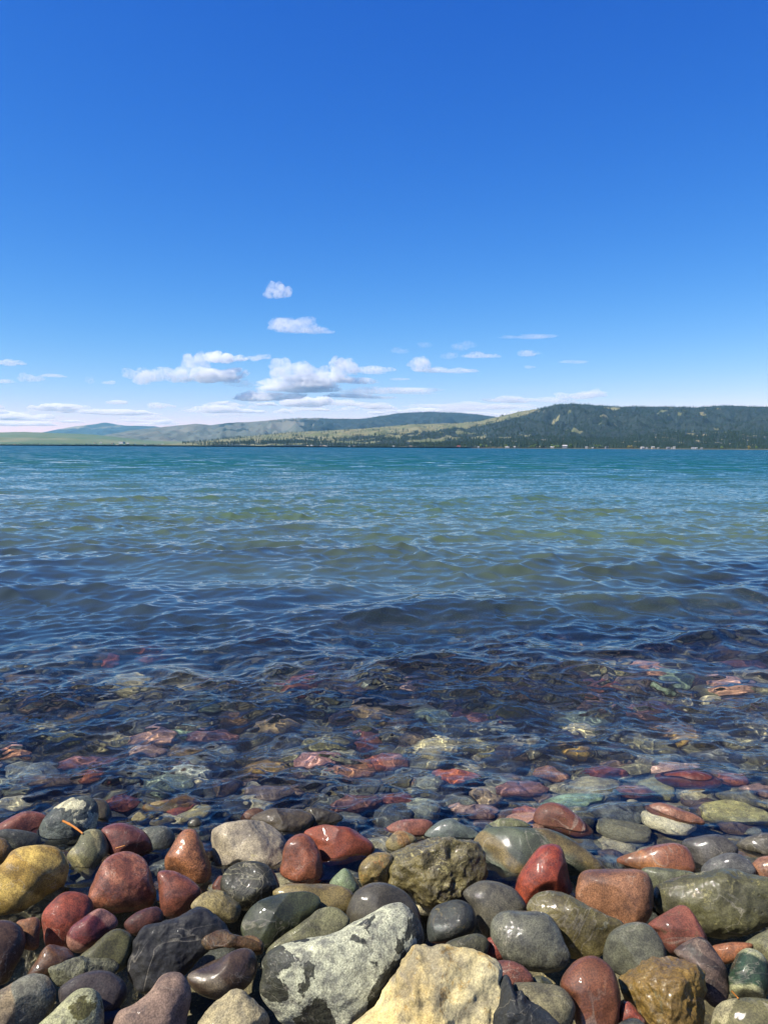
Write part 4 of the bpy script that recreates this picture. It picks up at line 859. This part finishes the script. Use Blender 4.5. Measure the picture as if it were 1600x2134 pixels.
stone('c14', 'C', [(-52, 930), (-10, 868), (60, 848), (200, 850), (285, 870), (355, 950), (403, 1040), (440, 1130), (385, 1208), (250, 1218), (100, 1192), (0, 1132), (-48, 1040)], 'smooth blue-grey pebble with bright glints, right of the pale yellow rock', mat('blue_pebble', '6e6f6c', '5d5e5b', wet=0.75, sparkle=1.1), 0.8, hi=True)
stone('c29', 'C', [(180, 1260), (250, 1238), (325, 1280), (300, 1330), (190, 1330)], 'sliver of a green-olive stone above the khaki one', mat('olive_sliver', '6c6b40', '55563a'), 0.8, dt=0.04)
stone('c18', 'C', [(1255, 1070), (1350, 1042), (1460, 1038), (1510, 1060), (1450, 1130), (1340, 1170), (1280, 1130)], 'orange stone glimpsed behind the striped mauve slab', mat('orange_behind', 'a2613a', '8a4f30', wet=0.8), 0.8, dt=0.04)
stone('c19', 'C', [(1430, 1080), (1510, 1010), (1600, 962), (1730, 945), (1740, 1200), (1600, 1220), (1500, 1160)], 'pale khaki stone cut by the right edge above the green one', mat('khaki_edge', '8b876e', '727058', wet=0.5), 0.8, dt=0.02)
stone('c17', 'C', [(1033, 1095), (1100, 1040), (1180, 1006), (1240, 1030), (1300, 1110), (1350, 1200), (1368, 1300), (1362, 1375), (1290, 1430), (1220, 1370), (1150, 1240), (1080, 1140)], 'mauve-brown slab with dark stripes standing on edge', mat('striped_mauve', '6b5656', '5b494b', '30242a', 'band', 2.0, 0.3, 0.4, thr=0.5), 0.6)
stone('c15', 'C', [(615, 1110), (650, 1000), (720, 940), (820, 918), (902, 940), (955, 1010), (990, 1100), (980, 1220), (850, 1270), (720, 1240), (630, 1190)], 'round grey stone behind the golden rock', mat('round_grey', '6a6b62', '54564f', '4a443a', 'mottle', 0.5, 0.5, thr=0.62), 0.8, ang=2)
stone('c20', 'C', [(1363, 1160), (1400, 1092), (1480, 1078), (1560, 1110), (1602, 1180), (1608, 1310), (1565, 1400), (1440, 1410), (1378, 1370), (1363, 1260)], 'dark green stone with a pale stripe near the right edge', mat('green_stripe', '2f4a3a', '233a30', 'b4b498', 'band', 0.9, 0.8, 0.7, thr=0.62), 0.8, ang=4)
stone('c22', 'C', [(360, 1290), (420, 1180), (500, 1118), (580, 1118), (662, 1178), (703, 1270), (720, 1400), (705, 1530), (620, 1620), (500, 1640), (450, 1510), (430, 1390)], 'tall red-brown stone left of the golden rock', mat('tall_red_brown', '8a4c30', '6b3a28', 'a56a36', 'mottle', 0.35, 0.85, 0.5, thr=0.6), 0.85, hi=True)
stone('c21', 'C', [(713, 1240), (780, 1150), (880, 1108), (1000, 1108), (1120, 1138), (1222, 1198), (1265, 1290), (1262, 1480), (1200, 1580), (1050, 1600), (900, 1560), (800, 1480), (738, 1390), (718, 1300)], 'golden-brown lumpy rock with bright glints in the lower right', mat('golden', '93701f', '6b5524', '6e6752', 'mottle', 0.5, 0.98, 1.6, thr=0.56, sparkle=1.8), 0.75, ang=6, rough=1.1, hi=True)
stone('c24', 'C', [(1255, 1520), (1290, 1420), (1370, 1378), (1500, 1368), (1650, 1398), (1730, 1500), (1700, 1650), (1400, 1700), (1270, 1620)], 'olive-tan boulder with a dry pale top in the bottom right corner', mat('olive_tan', '6e6947', '57543c', 'a19a82', 'patch', 0.6, 0.5, 0.7, thr=0.56), 0.8, rough=0.15)
stone('c23', 'C', [(75, 1300), (150, 1273), (280, 1278), (350, 1290), (412, 1340), (450, 1420), (435, 1500), (380, 1580), (250, 1620), (110, 1520)], 'smooth khaki-grey stone at the bottom, left of the tall red-brown one', mat('khaki_smooth', '7c7663', '655f50', wet=0.3), 0.8, ang=2)
stone('c27', 'C', [(725, 1410), (770, 1393), (830, 1455), (870, 1530), (720, 1540)], 'coral-red stone in the gap under the golden rock', mat('coral', '9c402c', '7f3325'), 0.8, dt=0.05)
stone('c28', 'C', [(690, 1550), (780, 1488), (850, 1510), (910, 1600), (750, 1680)], 'dark grey stone at the bottom edge under the golden rock', mat('dark_bottom', '4c4c48', '3c3c3a'), 0.8)
stone('b13', 'C', [(-20, 1200), (10, 1172), (45, 1190), (70, 1290), (130, 1308), (170, 1380), (250, 1420), (310, 1470), (375, 1550), (390, 1680), (100, 1720), (-40, 1640), (-40, 1400), (-45, 1290)], 'blue-black right side of the pale yellow rock, sharp-edged, its shade put into the colour', mat('shaded_side', '30353f', '23262d', wet=0.35, bump=0.8), 0.7, ang=11, rough=0.5, hi=True, dt=-0.03)  # shaded side of the pale yellow rock: separate piece, shade in its colour

# --- stones seen through the water (sight line bent at the surface)
def stone_under(key, reg, cx, cy_, w, h, label, m, depth=0.75, ang=0, rough=0.1, dz=0.0, rot=0.0):
    ox, oy, sc = REG[reg]
    px_, py_ = cx * sc + ox, cy_ * sc + oy
    d = px_dir(px_, py_).normalized(); s = CAM_H / -d.z; hitp = EYE + d * s
    k = 1 / 1.333; ci = -d.z; ct = math.sqrt(1 - k * k * (1 - ci * ci)); rd = d * k + Vector((0, 0, 1)) * (k * ci - ct)
    q = 0.0
    for _ in range(4000):
        P = hitp + rd * q
        if P.z < float(z_top(P.y)) + dz - 0.055: break
        q += 0.003
    P = hitp + rd * q; D = s + q
    W = w * sc / F * D / 2; Hh = h * sc / F * D / 2 / max(0.35, math.sin(math.acos(min(1, d.y)))) * 0.75
    rnd = np.random.default_rng(hash_(key)); v, f = ico(4)
    a = rnd.uniform(0, 6.28, 3)
    def R_of(t): return 1 + 0.10 * np.cos(2 * t + a[0]) + 0.07 * np.cos(3 * t + a[1]) + 0.04 * np.cos(5 * t + a[2])
    p = shape_stone(v, R_of, 1.0, rnd, ang, rough, 1.0)
    p = p * np.array([W, Hh, min(W, Hh) * 0.8])
    c_, s_ = math.cos(rot), math.sin(rot); p = np.stack([p[:, 0] * c_ - p[:, 1] * s_, p[:, 0] * s_ + p[:, 1] * c_, p[:, 2]], -1)
    ob = link('stone', make_mesh('stone', p, f), m, loc=tuple(P)); tag(ob, label, 'stone', 'stones under the shallow water'); receiver(ob)
    UNDER.append((P.x, P.y, max(W, Hh))); return ob
UNDER = []
DRY = {'red': M['brick_wedge'], 'crimson': M['wine_red'], 'pink': M['mauve_pink'], 'olive': M['olive_smooth'], 'amber': M['small_tan'], 'grey': M['mid_grey'], 'slate': M['slate_flat'], 'teal': M['greenish_grey'], 'brown': M['brown_grey'], 'cream': M['cream_small'], 'plum': M['plum']}
SM = {
 'red': rm('rock_sub_red', '7e4a40', '5f362f', wet=0.3, vary=True, k=1.6), 'crimson': rm('rock_sub_crimson', '6c3631', '522b2a', wet=0.3, vary=True, k=1.6), 'pink': rm('rock_sub_pink', '9c756a', '7f5d54', '6e4a44', 'mottle', wet=0.3, vary=True, k=1.6),
 'olive': rm('rock_sub_olive', '706c52', '585742', '8a8462', 'mottle', wet=0.3, vary=True, k=1.6), 'amber': rm('rock_sub_amber', '86704a', '6c5633', wet=0.3, vary=True, k=1.6), 'grey': rm('rock_sub_grey', '6c7170', '50565a', wet=0.3, vary=True, k=1.6),
 'slate': rm('rock_sub_slate', '42474f', '33363c', wet=0.3, vary=True, k=1.6), 'teal': rm('rock_sub_teal', '66776c', '4e605a', wet=0.3, vary=True, k=1.6), 'brown': rm('rock_sub_brown', '6a5243', '4d3d34', '2f2823', 'mottle', wet=0.3, vary=True, k=1.6), 'cream': rm('rock_sub_cream', 'a39b82', '837c66', '5d5846', 'mottle', wet=0.3, vary=True, k=1.6), 'plum': rm('rock_sub_plum', '574a4c', '433a3d', wet=0.3, vary=True, k=1.6)}
for i, (reg, x, y, w, h, m, lab) in enumerate([
 ('G', 550, 240, 190, 80, 'cream', 'pale brown submerged rock lying alone far out in dark water'), ('G', 1335, 405, 170, 90, 'cream', 'whitish submerged rock, brightest one in the middle shallows'), ('G', 905, 455, 220, 60, 'crimson', 'long blood-red submerged stone left of the whitish rock'),
 ('G', 995, 385, 130, 70, 'brown', 'brown submerged rock just behind the long blood-red one'), ('G', 1160, 410, 140, 60, 'amber', 'amber submerged stone between the blood-red and the whitish ones'), ('G', 375, 565, 210, 80, 'crimson', 'large rose-red submerged stone with rippled highlights in the left shallows'),
 ('G', 385, 628, 110, 50, 'red', 'brick-red submerged stone in front of the large rose-red one'), ('G', 60, 530, 120, 40, 'pink', 'pinkish submerged stone near the left edge'), ('G', 40, 420, 110, 50, 'plum', 'plum-red submerged stone farther out at the left edge'), ('G', 130, 385, 90, 40, 'brown', 'dark brown submerged stone right of the plum-red one'),
 ('G', 1315, 562, 155, 60, 'red', 'round salmon-red submerged stone in the middle shallows'), ('G', 1570, 565, 130, 70, 'red', 'brick-red submerged stone right of the round salmon-red one'), ('G', 790, 615, 150, 65, 'grey', 'pale grey submerged stone in the left middle'), ('G', 620, 520, 140, 50, 'pink', 'pale pink submerged stone above the pale grey one'),
 ('G', 1350, 490, 170, 60, 'olive', 'yellow-olive submerged stone in front of the whitish rock'), ('G', 1430, 535, 110, 60, 'olive', 'grey-olive submerged stone right of the round salmon-red one'), ('G', 490, 475, 140, 50, 'cream', 'cream submerged stone with bright light lines, left middle'), ('G', 270, 460, 150, 50, 'olive', 'olive submerged stone in the left shallows'), ('G', 200, 650, 170, 70, 'plum', 'dark plum submerged stone behind the tall blue-grey boulder'),
 ('G', 1120, 700, 190, 60, 'plum', 'purple submerged stone behind the dark brown rock'), ('G', 1480, 740, 190, 70, 'red', 'rose submerged stone just behind the rust-red angular boulder'), ('G', 1110, 590, 200, 60, 'amber', 'speckled amber submerged stone left of the round salmon-red one'), ('G', 500, 730, 120, 50, 'crimson', 'dark crimson submerged stone behind the brown-grey leaning one'), ('G', 760, 440, 120, 40, 'teal', 'teal submerged stone left of the long blood-red one'),
 ('H', 215, 505, 210, 100, 'cream', 'broad pale submerged rock in the middle with lacy light'), ('H', 400, 500, 130, 80, 'olive', 'dark olive submerged rock right of the broad pale one'), ('H', 820, 380, 210, 90, 'teal', 'mint-green submerged rock, right middle'), ('H', 860, 305, 150, 60, 'pink', 'salmon submerged rock behind the mint-green one'), ('H', 570, 245, 130, 55, 'plum', 'dusky plum submerged rock far out on the right'),
 ('H', 690, 610, 110, 80, 'pink', 'light pink submerged stone left of the dark crimson one'), ('H', 915, 615, 160, 70, 'crimson', 'dark crimson submerged stone left of the emerging red boulder'), ('H', 1045, 700, 140, 70, 'red', 'rose-red submerged stone touching the emerging dark red boulder'), ('H', 860, 690, 260, 130, 'olive', 'large yellow-olive submerged rock netted with bright light lines'), ('H', 780, 735, 250, 80, 'teal', 'blue-teal submerged slab in front of the netted olive rock'),
 ('H', 570, 680, 230, 60, 'red', 'long coral-red submerged stone left of the netted olive rock'), ('H', 300, 640, 170, 80, 'red', 'brick-red submerged stone in the middle near the beach'), ('H', 40, 560, 130, 80, 'red', 'brick-red submerged stone at the start of the right half'), ('H', 185, 665, 130, 65, 'grey', 'round grey submerged stone with its top almost dry'), ('H', 155, 770, 170, 80, 'grey', 'grey submerged stone just behind the pinkish-red flat one'),
 ('H', 60, 740, 120, 60, 'crimson', 'crimson submerged stone left of the round grey one'), ('H', 370, 770, 180, 60, 'pink', 'pale pink submerged stone with bright light lines near the beach'), ('H', 420, 720, 140, 60, 'amber', 'amber-olive submerged stone above the pale pink lined one'), ('H', 1220, 600, 190, 60, 'pink', 'rose submerged slab behind the emerging dark red boulder'), ('H', 1440, 650, 150, 60, 'red', 'coral-red submerged stone at the right of the emerging boulder'), ('H', 1560, 690, 120, 50, 'pink', 'pink submerged stone near the right edge'),
 ('H', 1460, 790, 250, 120, 'olive', 'large olive submerged rock with a mustard top near the right edge'), ('H', 1260, 470, 120, 60, 'amber', 'orange submerged stone in the right middle shallows'), ('H', 1060, 595, 130, 60, 'olive', 'green-olive submerged stone behind the rose-red one'), ('H', 1000, 220, 150, 60, 'plum', 'dark plum submerged stone far right'), ('H', 1200, 210, 150, 60, 'teal', 'greenish submerged stone with light lines, far right'), ('H', 1430, 230, 170, 60, 'pink', 'pink submerged slab far out near the right edge'),
 ('H', 1070, 340, 140, 60, 'red', 'dull red submerged stone right of the salmon one'), ('H', 1400, 540, 190, 80, 'slate', 'dark slate submerged rock, right shallows'), ('H', 1500, 480, 160, 70, 'olive', 'olive submerged rock cut by the right edge'), ('H', 980, 790, 190, 90, 'slate', 'dark submerged rock between the red-brown and salmon-pink stones'), ('H', 600, 780, 100, 50, 'red', 'small orange-red submerged stone left of the red-brown one')]):
    stone_under('u%d' % i, reg, x, y, w, h, lab, SM[m], ang=2 + (i * 7) % 4, rough=0.8)

# --- further stones of the lake bed and of the deeper layers of the beach
shapes = []
for i in range(12):
    rnd = np.random.default_rng(300 + i); v, f = ico(4); a = rnd.uniform(0, 6.28, 3)
    p = shape_stone(v, lambda t: 1 + 0.12 * np.cos(2 * t + a[0]) + 0.07 * np.cos(3 * t + a[1]) + 0.03 * np.cos(5 * t + a[2]), 0.75, rnd, rnd.integers(1, 7), 0.45 * (i % 3), 1.0)
    shapes.append(make_mesh('stone', p, f))
    shapes[-1].materials.append(SM['grey'])
def scatter_stone(x, y, z, r, rnd, m, label, group, mats=None):
    o = bpy.data.objects.new('stone', shapes[rnd.randrange(12)]); COL.objects.link(o)
    o.location = (x, y, z); o.scale = (r * rnd.uniform(0.9, 1.35), r * rnd.uniform(0.75, 1.0), r * rnd.uniform(0.6, 0.85)); o.rotation_euler = (rnd.uniform(-0.3, 0.3), rnd.uniform(-0.3, 0.3), rnd.uniform(0, 6.28))
    o.material_slots[0].link = 'OBJECT'; o.material_slots[0].material = (mats or SM)[m]
    tag(o, label, 'stone', group); receiver(o); return o
WORDS = {'red': 'brick-red', 'crimson': 'crimson', 'pink': 'pink', 'olive': 'olive', 'amber': 'amber', 'grey': 'grey', 'slate': 'dark slate', 'teal': 'teal-grey', 'brown': 'brown', 'cream': 'cream', 'plum': 'plum'}
KEYS = list(WORDS)
rd = random.Random(21)
pts = [(a, b, c * 0.7) for a, b, c in UNDER]
placed = 0; tries = 0
while placed < 118 and tries < 20000:
    tries += 1
    y = 2.75 + 3.6 * rd.random() ** 1.2; x = rd.uniform(-0.62, 0.62) * (y + 0.5); r = rd.uniform(0.05, 0.12) * (1 + 0.12 * (y - 3))
    if any((x - a) ** 2 + (y - b) ** 2 < (0.72 * (r + c)) ** 2 for a, b, c in pts): continue
    pts.append((x, y, r)); placed += 1
    m = rd.choice(KEYS + ['olive', 'grey', 'brown', 'olive', 'cream', 'amber', 'brown', 'cream', 'olive', 'red', 'grey', 'slate'])
    side = 'left' if x < -0.2 * y else 'right' if x > 0.2 * y else 'middle'
    band = 'just off the beach' if y < 3.4 else 'a stride from the beach' if y < 4.5 else 'out where the water darkens'
    scatter_stone(x, y, float(z_top(y)) - 0.06, r, rd, m, '%s submerged stone, %s part of the shallows, %s' % (WORDS[m], side, band), 'stones under the shallow water')
# small stones that fill the bed, nobody could count them
r = np.random.default_rng(4); n = 3600
x = r.uniform(-1.0, 1.0, n); y = 2.4 + 7.0 * r.random(n) ** 1.1; x = x * (y + 0.6)
R = r.uniform(0.02, 0.085, n) * (1 + 0.1 * (y - 3))
v, f = ico(1)
for g, m in enumerate(('olive', 'slate', 'red', 'grey', 'brown')):
    pass
names = ('olive', 'slate', 'cream', 'brown', 'grey')
which = r.integers(0, 5, n)
Vs = []; Fs = []; mi = []
for i in range(n):
    q = r.normal(size=3) * 0.25; p = v * (1 + 0.16 * np.sin(v @ r.normal(size=3) * 2.2 + q[0]) )[:, None] * np.array([1.2, 0.95, 0.6]) * R[i]
    a = r.uniform(0, 6.28); c_, s_ = math.cos(a), math.sin(a)
    p = np.stack([p[:, 0] * c_ - p[:, 1] * s_ + x[i], p[:, 0] * s_ + p[:, 1] * c_ + y[i], p[:, 2] + float(z_top(y[i])) - 0.11], -1)
    Vs.append(p); Fs.append(f + i * len(v)); mi += [which[i]] * len(f)
me = make_mesh('bed_pebbles', np.concatenate(Vs), np.concatenate(Fs))
for k in names: me.materials.append(SM[k])
me.polygons.foreach_set('material_index', np.array(mi, dtype=np.int32))
o = link('bed_pebbles', me); tag(o, 'carpet of small mixed pebbles covering the lake bed', 'pebbles', kind='stuff'); receiver(o)
# deeper layer of the beach: stones in the dark gaps, and those just beside the frame
pts = []
for _ in range(4000):
    y = rd.uniform(1.0, 2.95); x = rd.uniform(-1.25, 1.25) * (0.35 + 0.42 * y); r0 = rd.uniform(0.06, 0.10)
    if any((x - a) ** 2 + (y - b) ** 2 < (0.85 * (r0 + c)) ** 2 for a, b, c in pts): continue
    pts.append((x, y, r0)); m = rd.choice(['slate', 'brown', 'plum', 'grey', 'olive', 'red'])
    scatter_stone(x, y, float(z_top(y)) - 0.19, r0, rd, m, '%s stone down in a shadowed gap of the beach' % WORDS[m], 'stones in the gaps of the beach', DRY)
    if len(pts) > 36: break
for sgn in (-1, 1):
    pts = []
    for _ in range(900):
        y = rd.uniform(1.2, 3.0); x = sgn * (0.52 * (y + 0.55) + rd.uniform(0.14, 1.0)); r0 = rd.uniform(0.08, 0.14)
        if any((x - a) ** 2 + (y - b) ** 2 < (0.78 * (r0 + c)) ** 2 for a, b, c in pts): continue
        pts.append((x, y, r0)); m = rd.choice(KEYS)
        scatter_stone(x, y, float(z_top(y)) - 0.02, r0, rd, m, '%s stone on the beach past the %s edge of the view' % (WORDS[m], 'left' if sgn < 0 else 'right'), 'stones beside the view', DRY)
        if len(pts) > 26: break

# ------------------------------------------------------------ dry reeds on the stones
t = NT('dry_reed'); tcg = t.n('TexCoord').outputs['Object']
bs = t.n('BsdfPrincipled', {'Base Color': t.mix(t.noise(tcg, 60, 3), hexlin('c07a28'), hexlin('8a5218')), 'Roughness': 0.45}); t.t.links.new(bs.outputs[0], t.out.inputs[0]); M_reed = t.m
bpy.context.view_layer.update()
dg = bpy.context.evaluated_depsgraph_get()
WATER_HIDE = water
def surf(px_, py_):
    d = px_dir(px_, py_).normalized(); o = EYE.copy(); 
    for _ in range(6):
        hit, loc, nrm, idx, ob, mt_ = S.ray_cast(dg, o, d)
        if not hit: return EYE + d * 2.2
        if ob.name.startswith('stone'): return loc
        o = loc + d * 0.002
    return loc
def reed(p0, p1, r0, label, lift=0.016, sag=0.0):
    A = surf(*p0); B = surf(*p1)
    A = A - (A - EYE).normalized() * lift; B = B - (B - EYE).normalized() * lift
    dB = (B - EYE).length; dA = (A - EYE).length
    if dB > dA: B = EYE + (B - EYE).normalized() * dA
    ax = (B - A); L = ax.length; z = ax.normalized(); x_ = z.orthogonal().normalized(); y_ = z.cross(x_)
    V = []; n = 8; K = 16
    for k in range(K + 1):
        t_ = k / K; c = A + ax * t_ + Vector((0, 0, sag * math.sin(math.pi * t_))); rr = r0 * (1 - 0.3 * t_) * (1.25 if k in (5, 11) else 1.0)
        for j in range(n):
            a = 2 * math.pi * j / n; V.append(tuple(c + (x_ * math.cos(a) + y_ * math.sin(a)) * rr))
    Fc = [(k * n + j, k * n + (j + 1) % n, (k + 1) * n + (j + 1) % n, (k + 1) * n + j) for k in range(K) for j in range(n)]
    me = bpy.data.meshes.new('reed'); me.from_pydata(V, [], Fc + [tuple(range(n))[::-1], tuple(range(K * n, K * n + n))]); me.update(); me.shade_smooth()
    o = link('reed', me, M_reed); tag(o, label, 'reed', 'dry reed pieces on the stones'); receiver(o)
reed((132, 1711), (173, 1737), 0.0042, 'orange dry reed resting on the tall blue-grey boulder', sag=0.004)
reed((241, 1768), (261, 1762), 0.0022, 'short dry straw on the wine-red stone')
reed((1524, 2066), (1537, 2080), 0.0022, 'short dry straw on the dark green stone')
